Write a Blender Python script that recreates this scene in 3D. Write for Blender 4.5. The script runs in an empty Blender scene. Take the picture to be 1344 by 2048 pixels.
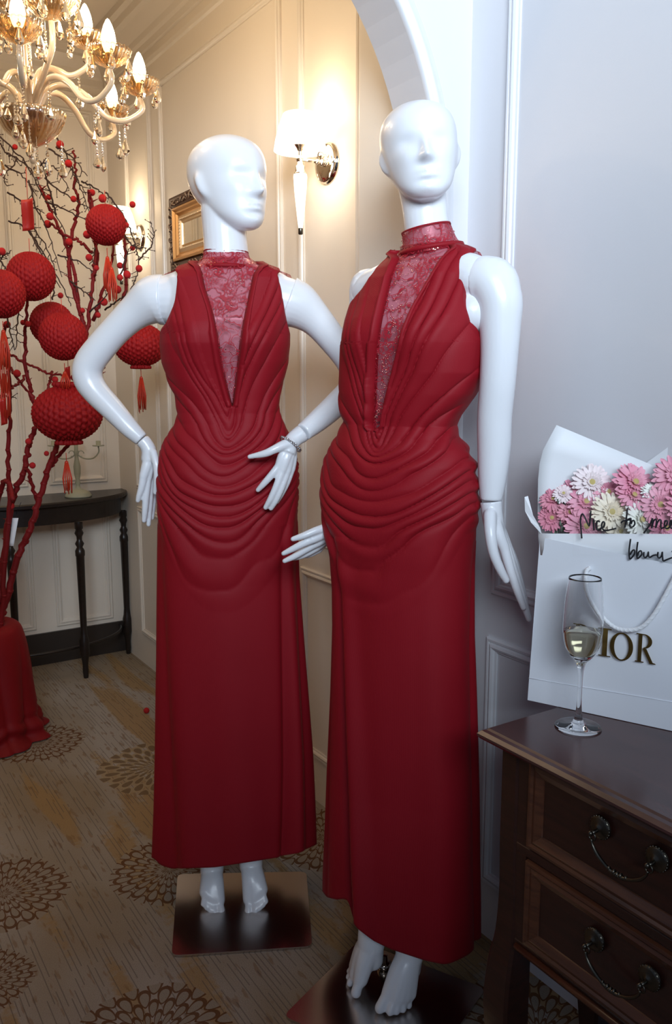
import bpy, math, random
import numpy as np
from mathutils import Vector
random.seed(7); RNG = np.random.RandomState(5)
SC = bpy.context.scene; COL = SC.collection
PI = math.pi
# ------------------------------------------------------------------ camera
# world: X to the right wall, Y along the walls away from us, Z up, metres. Camera stands at the origin.
FPX = 1680.0; CH = 1.28; PIT = math.atan(269/1680.0); YAW = math.radians(32.8)
FH = np.array([math.sin(YAW), math.cos(YAW), 0.]); RT = np.array([math.cos(YAW), -math.sin(YAW), 0.]); ZZ = np.array([0, 0, 1.])
FW = FH*math.cos(PIT)-ZZ*math.sin(PIT); UP = FH*math.sin(PIT)+ZZ*math.cos(PIT); CP = np.array([0, 0, CH])
cd = bpy.data.cameras.new('camera'); cam = bpy.data.objects.new('camera', cd); COL.objects.link(cam)
cam.location = (0, 0, CH); cam.rotation_euler = (PI/2-PIT, 0, -YAW)
cd.sensor_fit = 'VERTICAL'; cd.sensor_height = 36; cd.lens = FPX/2048*36; cd.clip_start = .02; cd.clip_end = 50
SC.camera = cam
# ------------------------------------------------------------------ world and lights
SC.view_settings.view_transform = 'Standard'; SC.view_settings.look = 'None'; SC.view_settings.gamma = 1
SC.view_settings.exposure = 0.0
w = bpy.data.worlds.new('world'); SC.world = w; w.use_nodes = True
w.node_tree.nodes['Background'].inputs[0].default_value = (.55, .68, 1, 1); w.node_tree.nodes['Background'].inputs[1].default_value = .15
def area(name, loc, target, sx, sy, power, col, spread=180):
    l = bpy.data.lights.new(name, 'AREA'); l.shape = 'RECTANGLE'; l.size = sx; l.size_y = sy; l.energy = power; l.color = col; l.spread = math.radians(spread)
    o = bpy.data.objects.new(name, l); COL.objects.link(o); o.location = loc
    o.rotation_euler = (Vector(target)-Vector(loc)).to_track_quat('-Z', 'Y').to_euler(); return o
area('window_daylight', (-.50, -1.40, 2.45), (1.0, 1.35, 2.08), 1.6, 1.0, 25, (.76, .88, 1), 66)
area('warm_fill_back_room', (.1, 2.75, 2.58), (.1, 2.75, 0), 1.0, 1.0, 3.6, (1, .80, .56), 170)  # added fill lamp, no visible fitting, brightens the back room
# ------------------------------------------------------------------ geometry of a pixel of the photograph at a real depth
def ray(x, y): return FW*FPX+RT*(x-672)+UP*(1024-y)
def atZ(x, y, z=0.): v = ray(x, y); return CP+v*((z-CH)/v[2])
def atX(x, y, X): v = ray(x, y); return CP+v*(X/v[0])
def atY(x, y, Y): v = ray(x, y); return CP+v*(Y/v[1])
def atD(x, y, D): v = ray(x, y); return CP+v*(D/np.dot(v, FH))      # horizontal distance D along the view
def proj(P): q = np.asarray(P, float)-CP; d = q@FW; return 672+FPX*(q@RT)/d, 1024-FPX*(q@UP)/d
# ------------------------------------------------------------------ mesh helpers
class MB:
    def __init__(s): s.v = []; s.f = []; s.n = 0
    def add(s, v, f):
        v = np.asarray(v, float).reshape(-1, 3); s.v.append(v); s.f += [tuple(i+s.n for i in q) for q in f]; s.n += len(v); return s
    def mesh(s, name):
        me = bpy.data.meshes.new(name); me.from_pydata(np.concatenate(s.v).tolist(), [], s.f); me.update(); return me
def put(name, geo, mat, parent=None, smooth=True, label=None, cat=None, group=None, kind=None, loc=None):
    me = geo.mesh(name) if isinstance(geo, MB) else geo
    if smooth: me.polygons.foreach_set('use_smooth', [True]*len(me.polygons))
    if mat is not None and not me.materials: me.materials.append(mat)
    o = bpy.data.objects.new(name, me); COL.objects.link(o)
    if parent: o.parent = parent; o.matrix_parent_inverse = PW[parent.name]
    if loc is not None: o.location = loc
    return tag(o, label, cat, group, kind)
def tag(o, label=None, cat=None, group=None, kind=None):
    if label: o['label'] = label
    if cat: o['category'] = cat
    if group: o['group'] = group
    if kind: o['kind'] = kind
    return o
from mathutils import Matrix
class _PW(dict):
    def __missing__(s, k): return Matrix()
PW = _PW()
def thing(name, label, cat, loc, group=None):
    o = bpy.data.objects.new(name, None); COL.objects.link(o); o.location = [float(c) for c in loc]; o.empty_display_size = .05
    PW[o.name] = Matrix.Translation(o.location).inverted(); return tag(o, label, cat, group)
def gridf(nu, nv, wu=False, wv=False):
    f = []
    for i in range(nu if wu else nu-1):
        a = i*nv; b = ((i+1) % nu)*nv
        for j in range(nv if wv else nv-1):
            k = (j+1) % nv; f.append((a+j, b+j, b+k, a+k))
    return f
def grid(mb, P, wu=False, wv=False):
    nu, nv = P.shape[:2]; mb.add(P.reshape(-1, 3), gridf(nu, nv, wu, wv)); return mb
def crom(pts, n, closed=False):
    p = np.asarray(pts, float)
    if closed: p = np.vstack([p[-1], p, p[0], p[1]])
    else: p = np.vstack([2*p[0]-p[1], p, 2*p[-1]-p[-2]])
    out = []
    for i in range(1, len(p)-2):
        for t in np.arange(n)/n:
            out.append(.5*((2*p[i])+(p[i+1]-p[i-1])*t+(2*p[i-1]-5*p[i]+4*p[i+1]-p[i+2])*t*t+(3*p[i]-p[i-1]-3*p[i+1]+p[i+2])*t**3))
    if not closed: out.append(p[-2])
    return np.array(out)
def tube(mb, path, r, seg=12, sub=0, cap=True, closed=False, squash=None):
    path = np.asarray(path, float); r = np.full(len(path), r, float) if np.isscalar(r) else np.asarray(r, float)
    if sub:
        q = crom(np.hstack([path, r[:, None]]), sub, closed); path = q[:, :3]; r = np.maximum(q[:, 3], 1e-4)
    n = len(path); T = np.roll(path, -1, 0)-np.roll(path, 1, 0) if closed else np.gradient(path, axis=0)
    T /= np.linalg.norm(T, axis=1)[:, None]+1e-12
    u = np.cross(T[0], [0, 0, 1.]);
    if np.linalg.norm(u) < 1e-3: u = np.cross(T[0], [0, 1., 0])
    u /= np.linalg.norm(u); a = np.linspace(0, 2*PI, seg, endpoint=False); P = np.zeros((n, seg, 3))
    for i in range(n):
        u = u-T[i]*(u@T[i]); u /= np.linalg.norm(u); v = np.cross(T[i], u)
        P[i] = path[i]+r[i]*(np.cos(a)[:, None]*u+np.sin(a)[:, None]*v)
        if squash is not None:                                       # squash=(axis, factor): flatten along a world axis
            ax, k = squash; d = (P[i]-path[i])@ax; P[i] -= np.outer(d, ax)*(1-k)
    base = mb.n; mb.add(P.reshape(-1, 3), gridf(n, seg, closed, True))
    if cap and not closed:
        mb.f.append(tuple(base+j for j in range(seg))); mb.f.append(tuple(base+(n-1)*seg+j for j in reversed(range(seg))))
    return mb
def capsule(mb, path, r, seg=14, sub=4):                              # tube with rounded ends, closed: for fusing
    path = np.asarray(path, float); r = np.asarray(r, float) if not np.isscalar(r) else np.full(len(path), r, float)
    q = crom(np.hstack([path, r[:, None]]), sub) if sub else np.hstack([path, r[:, None]])
    d0 = q[0, :3]-q[1, :3]; d0 /= np.linalg.norm(d0); d1 = q[-1, :3]-q[-2, :3]; d1 /= np.linalg.norm(d1)
    A = [np.append(q[0, :3]+d0*q[0, 3]*math.sin(t), q[0, 3]*math.cos(t)) for t in (1.45, 1.1, .7, .35)]
    B = [np.append(q[-1, :3]+d1*q[-1, 3]*math.sin(t), q[-1, 3]*math.cos(t)) for t in (.35, .7, 1.1, 1.45)]
    q = np.vstack([A, q, B]); return tube(mb, q[:, :3], q[:, 3], seg)
def ball(mb, c, r, n=16, m=10, sc=(1, 1, 1)):
    t = np.linspace(.02, PI-.02, m); p = np.linspace(0, 2*PI, n, endpoint=False); T, Q = np.meshgrid(t, p, indexing='ij')
    P = np.stack([np.sin(T)*np.cos(Q)*sc[0], np.sin(T)*np.sin(Q)*sc[1], np.cos(T)*sc[2]], -1)*r+np.asarray(c)
    b = mb.n; grid(mb, P, False, True); mb.f.append(tuple(b+j for j in reversed(range(n)))); mb.f.append(tuple(b+(m-1)*n+j for j in range(n))); return mb
def lathe(mb, prof, c=(0, 0, 0), seg=32, flute=0, fn=12, closed=False):
    a = np.linspace(0, 2*PI, seg, endpoint=False); P = np.zeros((len(prof), seg, 3))
    for i, (r, z) in enumerate(prof):
        rr = r*(1+flute*np.abs(np.sin(a*fn/2))) if flute else r
        P[i, :, 0] = rr*np.cos(a); P[i, :, 1] = rr*np.sin(a); P[i, :, 2] = z
    return grid(mb, P+np.asarray(c), closed, True)
def orient(mb, k0, frm, org):                                         # rotate the vertices added since list index k0 into a frame (3 rows) at org
    for i in range(k0, len(mb.v)): mb.v[i] = mb.v[i]@np.asarray(frm)+np.asarray(org)
def box(mb, a, b, bev=0.):
    a = np.minimum(a, b).astype(float); c = np.maximum(a, b).astype(float); b = np.maximum(np.asarray(b, float), a); e = bev
    if not e:
        v = [(x, y, z) for x in (a[0], b[0]) for y in (a[1], b[1]) for z in (a[2], b[2])]
        return mb.add(v, [(0, 1, 3, 2), (4, 6, 7, 5), (0, 4, 5, 1), (2, 3, 7, 6), (0, 2, 6, 4), (1, 5, 7, 3)])
    bm_v = []; idx = {}
    for sx in (0, 1):
        for sy in (0, 1):
            for sz in (0, 1):
                P = [b[0] if sx else a[0], b[1] if sy else a[1], b[2] if sz else a[2]]; D = [-e if sx else e, -e if sy else e, -e if sz else e]
                for k in range(3):
                    q = list(P)
                    for m in range(3):
                        if m != k: q[m] += D[m]
                    idx[(sx, sy, sz, k)] = len(bm_v); bm_v.append(q)
    f = []
    for k in range(3):
        m, n = [(1, 2), (0, 2), (0, 1)][k]
        for s in (0, 1):
            q = []
            for (p, r) in ((0, 0), (1, 0), (1, 1), (0, 1)):
                c_ = [0, 0, 0]; c_[k] = s; c_[m] = p; c_[n] = r; q.append(idx[(*c_, k)])
            f.append(tuple(q))
    for k in range(3):
        m, n = [(1, 2), (0, 2), (0, 1)][k]
        for p in (0, 1):
            for r in (0, 1):
                c0 = [0, 0, 0]; c1 = [0, 0, 0]; c1[k] = 1
                for c_ in (c0, c1): c_[m] = p; c_[n] = r
                f.append((idx[(*c0, m)], idx[(*c1, m)], idx[(*c1, n)], idx[(*c0, n)]))
    for c_ in [(x, y, z) for x in (0, 1) for y in (0, 1) for z in (0, 1)]: f.append(tuple(idx[(*c_, k)] for k in range(3)))
    return mb.add(bm_v, f)
def fixn(me):
    import bmesh
    bm = bmesh.new(); bm.from_mesh(me); bmesh.ops.recalc_face_normals(bm, faces=bm.faces); bm.to_mesh(me); bm.free(); return me
def remesh(mb, vox, smooth=6):
    me = mb.mesh('tmp'); fixn(me); o = bpy.data.objects.new('tmp', me); COL.objects.link(o)
    m = o.modifiers.new('r', 'REMESH'); m.mode = 'VOXEL'; m.voxel_size = vox; m.use_smooth_shade = True
    if smooth: s = o.modifiers.new('s', 'SMOOTH'); s.factor = .6; s.iterations = smooth
    dg = bpy.context.evaluated_depsgraph_get(); out = bpy.data.meshes.new_from_object(o.evaluated_get(dg)); bpy.data.objects.remove(o); return out
# ------------------------------------------------------------------ materials
def mat(name, col, rough=.5, metal=0., spec=.5, **k):
    m = bpy.data.materials.new(name); m.use_nodes = True; b = m.node_tree.nodes['Principled BSDF']
    b.inputs['Base Color'].default_value = (*col, 1); b.inputs['Roughness'].default_value = rough; b.inputs['Metallic'].default_value = metal
    b.inputs['Specular IOR Level'].default_value = spec
    for a, v in k.items():
        a = a.replace('_', ' ')
        b.inputs[a].default_value = (*v, 1) if isinstance(v, tuple) else v
    return m
class NT:
    def __init__(s, m): s.t = m.node_tree; s.n = s.t.nodes; s.l = s.t.links; s.b = s.n.get('Principled BSDF')
    def N(s, ty, **k):
        n = s.n.new(ty)
        for a, v in k.items():
            if a.startswith('i_'):
                key = a[2:]; key = int(key) if key.isdigit() else key.replace('_', ' '); s.set(n.inputs[key], v)
            else: setattr(n, a, v)
        return n
    def set(s, inp, v):
        if isinstance(v, bpy.types.NodeSocket): s.l.new(v, inp)
        elif isinstance(v, bpy.types.Node): s.l.new(v.outputs[0], inp)
        else: inp.default_value = v
    def M(s, op, a, b=0., c=None):
        n = s.N('ShaderNodeMath', operation=op); s.set(n.inputs[0], a); s.set(n.inputs[1], b)
        if c is not None: s.set(n.inputs[2], c)
        return n.outputs[0]
    def mix(s, f, a, b):
        n = s.N('ShaderNodeMix', data_type='RGBA'); s.set(n.inputs[0], f); s.set(n.inputs[6], (*a, 1) if isinstance(a, tuple) else a); s.set(n.inputs[7], (*b, 1) if isinstance(b, tuple) else b); return n.outputs[2]
    def co(s, kind='Object'): return s.N('ShaderNodeTexCoord').outputs[kind]
    def noise(s, scale, detail=4, vec=None, rough=.5):
        n = s.N('ShaderNodeTexNoise'); n.inputs['Scale'].default_value = scale; n.inputs['Detail'].default_value = detail; n.inputs['Roughness'].default_value = rough
        s.set(n.inputs['Vector'], vec if vec is not None else s.co()); return n.outputs[0]
    def ramp(s, f, lo, hi): n = s.N('ShaderNodeMapRange'); s.set(n.inputs[0], f); n.inputs[1].default_value = lo; n.inputs[2].default_value = hi; return n.outputs[0]
    def bump(s, h, st=.2, d=.01):
        n = s.N('ShaderNodeBump'); n.inputs['Strength'].default_value = st; n.inputs['Distance'].default_value = d; s.set(n.inputs['Height'], h); s.l.new(n.outputs[0], s.b.inputs['Normal'])
def walls(name, col, rough=.55):
    m = mat(name, col, rough); t = NT(m); n = t.noise(1.5, 3); c = tuple(x*.94 for x in col); t.l.new(t.mix(n, col, c), t.b.inputs['Base Color']); t.bump(t.noise(220, 2), .05, .002); return m
M_WALL_WARM = walls('wall_paint_warm_lit', (.80, .72, .62)); M_WALL_DAY = walls('wall_paint_daylit', (.72, .72, .75)); M_TRIM = walls('painted_trim', (.78, .71, .62), .35)  # one wall paint in two versions: warm lamplight and cool daylight put into the colour
M_TRIM_DAY = walls('painted_trim_daylit', (.80, .81, .84), .3); M_CEIL = walls('ceiling_paint', (.78, .70, .60), .7); M_BASE = walls('dark_baseboard_paint', (.032, .024, .02), .4)  # near-room trim carries the same cool daylight tint in its colour
def fabric_red(name, c1, c2, scale=1500, st=.15):
    m = mat(name, c1, .62, 0, .25, Sheen_Weight=.05, Sheen_Roughness=.4, Sheen_Tint=(1, .25, .2)); t = NT(m)
    t.l.new(t.mix(t.noise(6, 3), c1, c2), t.b.inputs['Base Color'])
    wv = t.N('ShaderNodeTexWave'); wv.inputs['Scale'].default_value = scale/6; wv.inputs['Distortion'].default_value = 1.0; t.set(wv.inputs['Vector'], t.co()); t.bump(wv.outputs[1], st, .0006); return m
M_GOWN = fabric_red('red_jersey_fabric', (.285, .0045, .013), (.245, .0035, .010))
M_VELVET = fabric_red('red_velvet_cloth', (.25, .004, .008), (.17, .002, .005), 600)
M_WHITE = mat('white_mannequin_lacquer', (.80, .82, .86), .32, 0, .5, Coat_Weight=.25, Coat_Roughness=.15)
M_STEEL = mat('brushed_steel', (.60, .55, .52), .21, 1.); t = NT(M_STEEL); mp = t.N('ShaderNodeMapping'); mp.inputs['Scale'].default_value = (4, 300, 4); t.set(mp.inputs[0], t.co()); t.bump(t.noise(3, 2, mp.outputs[0]), .03, .001)
M_CHROME = mat('polished_chrome', (.75, .66, .55), .08, 1.); M_SILVER = mat('silver_chain', (.7, .7, .72), .25, 1.)
def lace_mat():
    m = mat('red_lace', (.33, .008, .02), .5); t = NT(m); co = t.co()
    d = t.N('ShaderNodeTexNoise'); d.inputs['Scale'].default_value = 22; t.set(d.inputs['Vector'], co)
    mv = t.N('ShaderNodeMix', data_type='VECTOR'); mv.inputs[0].default_value = .06; t.set(mv.inputs[4], co); t.set(mv.inputs[5], d.outputs[1])
    vo = t.N('ShaderNodeTexVoronoi', feature='DISTANCE_TO_EDGE'); vo.inputs['Scale'].default_value = 46; t.set(vo.inputs['Vector'], mv.outputs[1])
    line = t.M('LESS_THAN', vo.outputs[0], .032)
    big = t.ramp(t.noise(26, 3), .42, .56); vo2 = t.N('ShaderNodeTexVoronoi', feature='DISTANCE_TO_EDGE'); vo2.inputs['Scale'].default_value = 120; t.set(vo2.inputs['Vector'], mv.outputs[1])
    line2 = t.M('MULTIPLY', t.M('LESS_THAN', vo2.outputs[0], .09), big)
    sq = t.N('ShaderNodeTexVoronoi'); sq.inputs['Scale'].default_value = 150; t.set(sq.inputs['Vector'], co)
    seq = t.M('MULTIPLY', t.M('LESS_THAN', sq.outputs[0], .22), t.M('GREATER_THAN', t.noise(30, 2), .56))
    al = t.M('MAXIMUM', t.M('MAXIMUM', t.M('MULTIPLY', line, .95), t.M('MULTIPLY', line2, .9)), .26); al = t.M('MAXIMUM', al, seq)
    t.l.new(t.mix(seq, (.36, .006, .02), (.85, .45, .38)), t.b.inputs['Base Color']); t.l.new(seq, t.b.inputs['Metallic']); t.l.new(t.M('SUBTRACT', .6, t.M('MULTIPLY', seq, .35)), t.b.inputs['Roughness'])
    tr = t.N('ShaderNodeBsdfTransparent'); tr.inputs[0].default_value = (.90, .58, .62, 1); mx = t.N('ShaderNodeMixShader'); t.set(mx.inputs[0], al); t.l.new(tr.outputs[0], mx.inputs[1]); t.l.new(t.b.outputs[0], mx.inputs[2]); t.l.new(mx.outputs[0], t.n['Material Output'].inputs[0]); return m
M_LACE = lace_mat()
def thin_glass(name, tint, gl=.18, rough=.05):                        # blown decorative glass: mostly see-through with strong reflections at the rims
    m = mat(name, tint, rough); t = NT(m); lw = t.N('ShaderNodeLayerWeight'); lw.inputs[0].default_value = .35
    tr = t.N('ShaderNodeBsdfTransparent'); tr.inputs[0].default_value = (*tint, 1); g = t.N('ShaderNodeBsdfGlossy'); g.inputs[0].default_value = (1, .93, .82, 1); g.inputs[1].default_value = rough
    mx = t.N('ShaderNodeMixShader'); t.set(mx.inputs[0], t.M('MINIMUM', t.M('ADD', t.M('MULTIPLY', lw.outputs[1], .8), gl), 1.)); t.l.new(tr.outputs[0], mx.inputs[1]); t.l.new(g.outputs[0], mx.inputs[2]); t.l.new(mx.outputs[0], t.n['Material Output'].inputs[0]); return m
M_AMBER = thin_glass('amber_fluted_glass', (.86, .68, .44), .22, .12)
M_MILK = mat('cream_glass_tube', (.80, .62, .42), .12, 0, .8, Transmission_Weight=.25, Coat_Weight=1.)
M_CRYSTAL = mat('cut_crystal', (1, .93, .8), .02, 0, .8, Transmission_Weight=1., IOR=1.55)
M_CLEAR = mat('clear_drinking_glass', (1, 1, 1), .0, 0, .5, Transmission_Weight=1., IOR=1.45)
M_WINE = mat('sparkling_wine', (.98, .93, .72), .0, 0, .5, Transmission_Weight=1., IOR=1.34)
def emis(name, col, st, base=(.9, .9, .9)): return mat(name, base, .4, 0, .5, Emission_Color=col, Emission_Strength=st)
M_BULB = emis('lit_candle_bulb', (1, .82, .55), 14.); M_SHADE = emis('lit_white_glass_shade', (1, .90, .74), 1.6); M_TORCH = emis('lit_frosted_glass_stem', (1, .93, .80), 1.5)
M_HOT = emis('lit_inner_glass', (1, .92, .78), 5.)
M_BRASS = mat('aged_brass', (.42, .30, .14), .35, 1.)
def wood(name, c1, c2, rough=.3):
    m = mat(name, c1, rough, 0, .5, Coat_Weight=.15, Coat_Roughness=.2); t = NT(m); mp = t.N('ShaderNodeMapping'); mp.inputs['Scale'].default_value = (14, 2.2, 30); t.set(mp.inputs[0], t.co())
    n = t.noise(3, 6, mp.outputs[0], .6); t.l.new(t.mix(t.ramp(n, .35, .7), c1, c2), t.b.inputs['Base Color']); t.bump(n, .06, .002); return m
M_WOOD = wood('dark_mahogany_wood', (.045, .013, .009), (.022, .008, .006)); M_WOODL = wood('lighter_mahogany_moulding', (.12, .042, .020), (.045, .015, .010)); M_BLACK = wood('near_black_wood', (.016, .010, .008), (.008, .005, .004), .35)  # mouldings and bead get a lighter mahogany tone than the body
M_BRONZE = mat('antique_bronze', (.12, .11, .09), .3, 1.)
M_RED_PAPER = fabric_red('red_honeycomb_paper', (.36, .006, .008), (.24, .003, .005), 900, .4); M_RED_FELT = mat('red_felt', (.42, .008, .01), .9); M_BARK = fabric_red('red_painted_bark', (.24, .008, .010), (.12, .006, .007), 300, .5)
M_TWIG = mat('dark_brown_twig', (.045, .022, .018), .8); M_ORANGE = mat('orange_red_silk', (.55, .035, .012), .5)
M_PAPER = mat('white_card', (.83, .86, .92), .45); M_PAPER2 = mat('white_wrapping_paper', (.86, .88, .91), .6); M_GOLD = mat('gold_foil_print', (.46, .30, .09), .22, 1.); M_INK = mat('black_ink', (.008, .008, .012), .5)
def carpet():
    m = mat('patterned_carpet', (.3, .25, .2), .95, 0, .1); t = NT(m); co = t.co(); sx = t.N('ShaderNodeSeparateXYZ'); t.set(sx.inputs[0], co); X, Y = sx.outputs[0], sx.outputs[1]
    pile = t.noise(330, 2)
    def stretched(sxx, syy, sc, det=3): mp = t.N('ShaderNodeMapping'); mp.inputs['Scale'].default_value = (sxx, syy, 1); t.set(mp.inputs[0], co); return t.noise(sc, det, mp.outputs[0])
    base = t.mix(t.ramp(stretched(1, .5, 2.5), .4, .62), (.43, .39, .35), (.33, .26, .18))
    gold = t.ramp(t.M('ADD', stretched(1, .13, 8.5, 1), t.M('MULTIPLY', t.noise(60, 3), .10)), .615, .66)
    base = t.mix(t.M('MULTIPLY', gold, .8), base, (.38, .24, .10))
    fleck = t.M('MULTIPLY', t.ramp(stretched(1, .22, 62, 2), .60, .66), .5); base = t.mix(fleck, base, (.22, .115, .045))
    # short broken dark lines running along the room
    cell = t.M('FLOOR', t.M('MULTIPLY', X, 88.)); fr = t.M('FRACT', t.M('MULTIPLY', X, 88.)); wn = t.N('ShaderNodeTexWhiteNoise', noise_dimensions='1D'); t.set(wn.inputs['W'], cell)
    cx = t.N('ShaderNodeCombineXYZ'); t.set(cx.inputs[0], t.M('MULTIPLY', cell, 7.3)); t.set(cx.inputs[1], t.M('MULTIPLY', Y, 5.5)); dash = t.M('GREATER_THAN', t.noise(1.0, 1, cx.outputs[0]), .49)
    lw = t.M('MULTIPLY', t.M('LESS_THAN', fr, .20), dash); base = t.mix(t.M('MULTIPLY', lw, .55), base, (.10, .08, .08))
    # chrysanthemum medallions: centre, radius, tone
    FL = [(.344, 2.075, .155, 0), (.735, 1.95, .150, 0), (.923, 2.535, .185, 1), (.635, 2.935, .155, 0), (.485, 1.42, .155, 0), (1.16, 1.86, .16, 0), (1.13, 1.02, .17, 0), (.245, 1.77, .10, 0), (1.0, .75, .16, 0), (.0, 2.5, .2, 0), (.1, 1.2, .16, 1)]
    acc = None
    for k, (cx_, cy_, rad, tone) in enumerate(FL):
        dx = t.M('DIVIDE', t.M('SUBTRACT', X, cx_), rad); dy = t.M('DIVIDE', t.M('SUBTRACT', Y, cy_), rad)
        r = t.M('SQRT', t.M('ADD', t.M('MULTIPLY', dx, dx), t.M('MULTIPLY', dy, dy))); th = t.M('ARCTAN2', dy, dx)
        r = t.M('ADD', r, t.M('MULTIPLY', t.M('SINE', t.M('ADD', t.M('MULTIPLY', th, 5.), k*1.7)), .03))
        inn = t.M('LESS_THAN', r, 1.02); n = 19.; rc = (.145, .058, .020) if tone == 0 else (.40, .30, .18); fc = (.34, .29, .23) if tone == 0 else (.20, .13, .07)
        for p in (0., 1.):                                            # two interleaved families of long petals
            rq = t.M('DIVIDE', t.M('ADD', t.M('MULTIPLY', t.M('POWER', r, .9), 5.), p), 2.); ring = t.M('FLOOR', rq); fr2 = t.M('FRACT', rq)
            s = t.M('FRACT', t.M('ADD', t.M('MULTIPLY', th, n/(2*PI)), 40.+.5*p)); a = t.M('MULTIPLY', t.M('SUBTRACT', s, .5), 2.0); b = t.M('MULTIPLY', t.M('SUBTRACT', fr2, .5), 2.05)
            wdt = t.M('ADD', .80, t.M('MULTIPLY', b, .22)); e = t.M('SQRT', t.M('ADD', t.M('POWER', t.M('DIVIDE', a, wdt), 2.), t.M('MULTIPLY', b, b)))
            inside = t.M('MULTIPLY', t.M('LESS_THAN', e, .83), inn); fill = t.M('LESS_THAN', t.M('ADD', e, t.M('MULTIPLY', b, .12)), .60)
            base = t.mix(t.M('MULTIPLY', inside, .93), base, t.mix(fill, rc, fc))
    base = t.mix(t.M('MULTIPLY', pile, .35), base, (.06, .045, .035)); t.l.new(base, t.b.inputs['Base Color']); t.bump(pile, .5, .004); return m
M_CARPET = carpet()
# ================================================================== the room
XW = 1.25; YA = 1.42; YB = 3.78; ZC = 2.66
def slab(name, a, b, m, parent=None, **k): return put(name, box(MB(), a, b), m, parent, False, kind='structure', **k)
floor = slab('floor', (-2.2, -2.2, -.05), (1.35, 3.9, 0), M_CARPET)
floor['label'] = 'patterned carpet with brown chrysanthemum medallions'
w_right = slab('wall_right', (XW, YA+.02, 0), (1.35, 3.9, ZC), M_WALL_WARM); w_near = slab('wall_near_right', (XW, -2.2, 0), (1.35, YA+.02, 2.9), M_WALL_DAY)
w_back = slab('wall_back', (-2.2, YB, 0), (XW, 3.9, ZC), M_WALL_WARM); w_left = slab('wall_left', (-2.3, YA+.11, 0), (-2.2, 3.9, ZC), M_WALL_WARM)
slab('ceiling', (-2.3, YA, ZC), (1.35, 3.9, ZC+.08), M_CEIL)
slab('baseboard_back', (-2.2, YB-.012, 0), (XW, YB, .145), M_BASE)
slab('trim_1', (1.163, YA+.11, 0), (XW, 1.705, ZC), M_WALL_WARM)          # pier behind the arch
# arch wall: opening from X=-.077 to 1.163, springing at 1.641, radius .62
def arch():
    mb = MB(); xo, x1, cx, zs, R = -.077, 1.163, .543, 1.641, .62; n = 48
    arc = [(cx+R*math.cos(a), zs+R*math.sin(a)) for a in np.linspace(0, PI, n+1)]
    inner = [(x1, 0)]+arc+[(xo, 0)]
    outer = [(XW, 0)]+[(XW if math.cos(a) > 0 else -2.2, zs) for a in [0]]
    # outer contour sampled to match the inner one
    out = [(XW, 0)]
    for a in np.linspace(0, PI, n+1):
        dx, dz = math.cos(a), math.sin(a); tx = ((XW-cx) if dx > 0 else (cx+2.2))/max(abs(dx), 1e-6); tz = (2.9-zs)/max(dz, 1e-6); k = min(tx, tz); out.append((cx+dx*k, zs+dz*k))
    out.append((-2.2, 0)); P = np.zeros((4, len(inner), 3))
    for i, ((a, b), (c, d)) in enumerate(zip(inner, out)):
        P[0, i] = (c, YA, d); P[1, i] = (a, YA, b); P[2, i] = (a, YA+.11, b); P[3, i] = (c, YA+.11, d)
    grid(mb, P, True); corners = [(XW, 2.9), (-2.2, 2.9)]
    for X0 in (XW, -2.2):                                             # the two upper corners the fan leaves out
        a = (X0, YA, 2.9); i = [k for k in range(len(out)-1) if (abs(out[k][0]-X0) < 1e-6) != (abs(out[k+1][0]-X0) < 1e-6) and k > 0 and k < len(out)-2]
        for k in i:
            for y in (YA, YA+.11): mb.add([(out[k][0], y, out[k][1]), (out[k+1][0], y, out[k+1][1]), (X0, y, 2.9)], [(0, 1, 2)])
    return mb, inner
am, inner = arch(); w_arch = put('wall_arch', am, M_WALL_DAY, None, False, kind='structure')
mb = MB(); prof = [(0, 0), (0, .010), (.006, .014), (.012, .010), (.016, .014), (.024, .012), (.030, .006), (.040, .004), (.046, 0)]
cx, zs = .543, 1.641; P = np.zeros((len(inner), len(prof), 3))
for i, (x, z) in enumerate(inner):
    n = np.array([1., 0]) if (z <= zs and x > cx) else np.array([-1., 0]) if z <= zs else np.array([x-cx, z-zs])/.62
    for j, (d, h) in enumerate(prof): P[i, j] = (x+n[0]*d, YA-h, z+n[1]*d)
grid(mb, P); put('arch_moulding', mb, M_TRIM_DAY, w_arch, True)
def frame_moulding(parent, plane, u0, u1, z0, z1, m, name='panel_moulding', W=.026, H=.012):
    # mitred rectangular moulding on a wall; plane = ('X', XW) facing -X or ('Y', YB) facing -Y
    prof = [(0, 0), (0, .5), (.12, .75), (.28, .72), (.36, .5), (.44, .85), (.62, 1.), (.78, .8), (.86, .45), (1., .35), (1., 0)]
    P = np.zeros((len(prof), 4, 3))
    for i, (d, h) in enumerate(prof):
        d *= W; h *= H; r = [(u0+d, z0+d), (u1-d, z0+d), (u1-d, z1-d), (u0+d, z1-d)]
        for j, (u, z) in enumerate(r): P[i, j] = (plane[1]-h, u, z) if plane[0] == 'X' else (u, plane[1]-h, z)
    return put(name, grid(MB(), P, False, True), m, parent, False)
for (a, b) in ((1.815, 2.125), (2.222, 3.155), (3.25, 3.545)):
    frame_moulding(w_right, ('X', XW), a, b, .80, 2.365, M_TRIM); frame_moulding(w_right, ('X', XW), a, b, .142, .722, M_TRIM)
frame_moulding(w_near, ('X', XW), .25, 1.308, .817, 2.5, M_TRIM_DAY, W=.03); frame_moulding(w_near, ('X', XW), .25, 1.318, .136, .718, M_TRIM_DAY, W=.03)
frame_moulding(w_near, ('X', XW), -1.2, .12, .817, 2.5, M_TRIM_DAY, W=.03); frame_moulding(w_near, ('X', XW), -1.2, .12, .136, .718, M_TRIM_DAY, W=.03)
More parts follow.
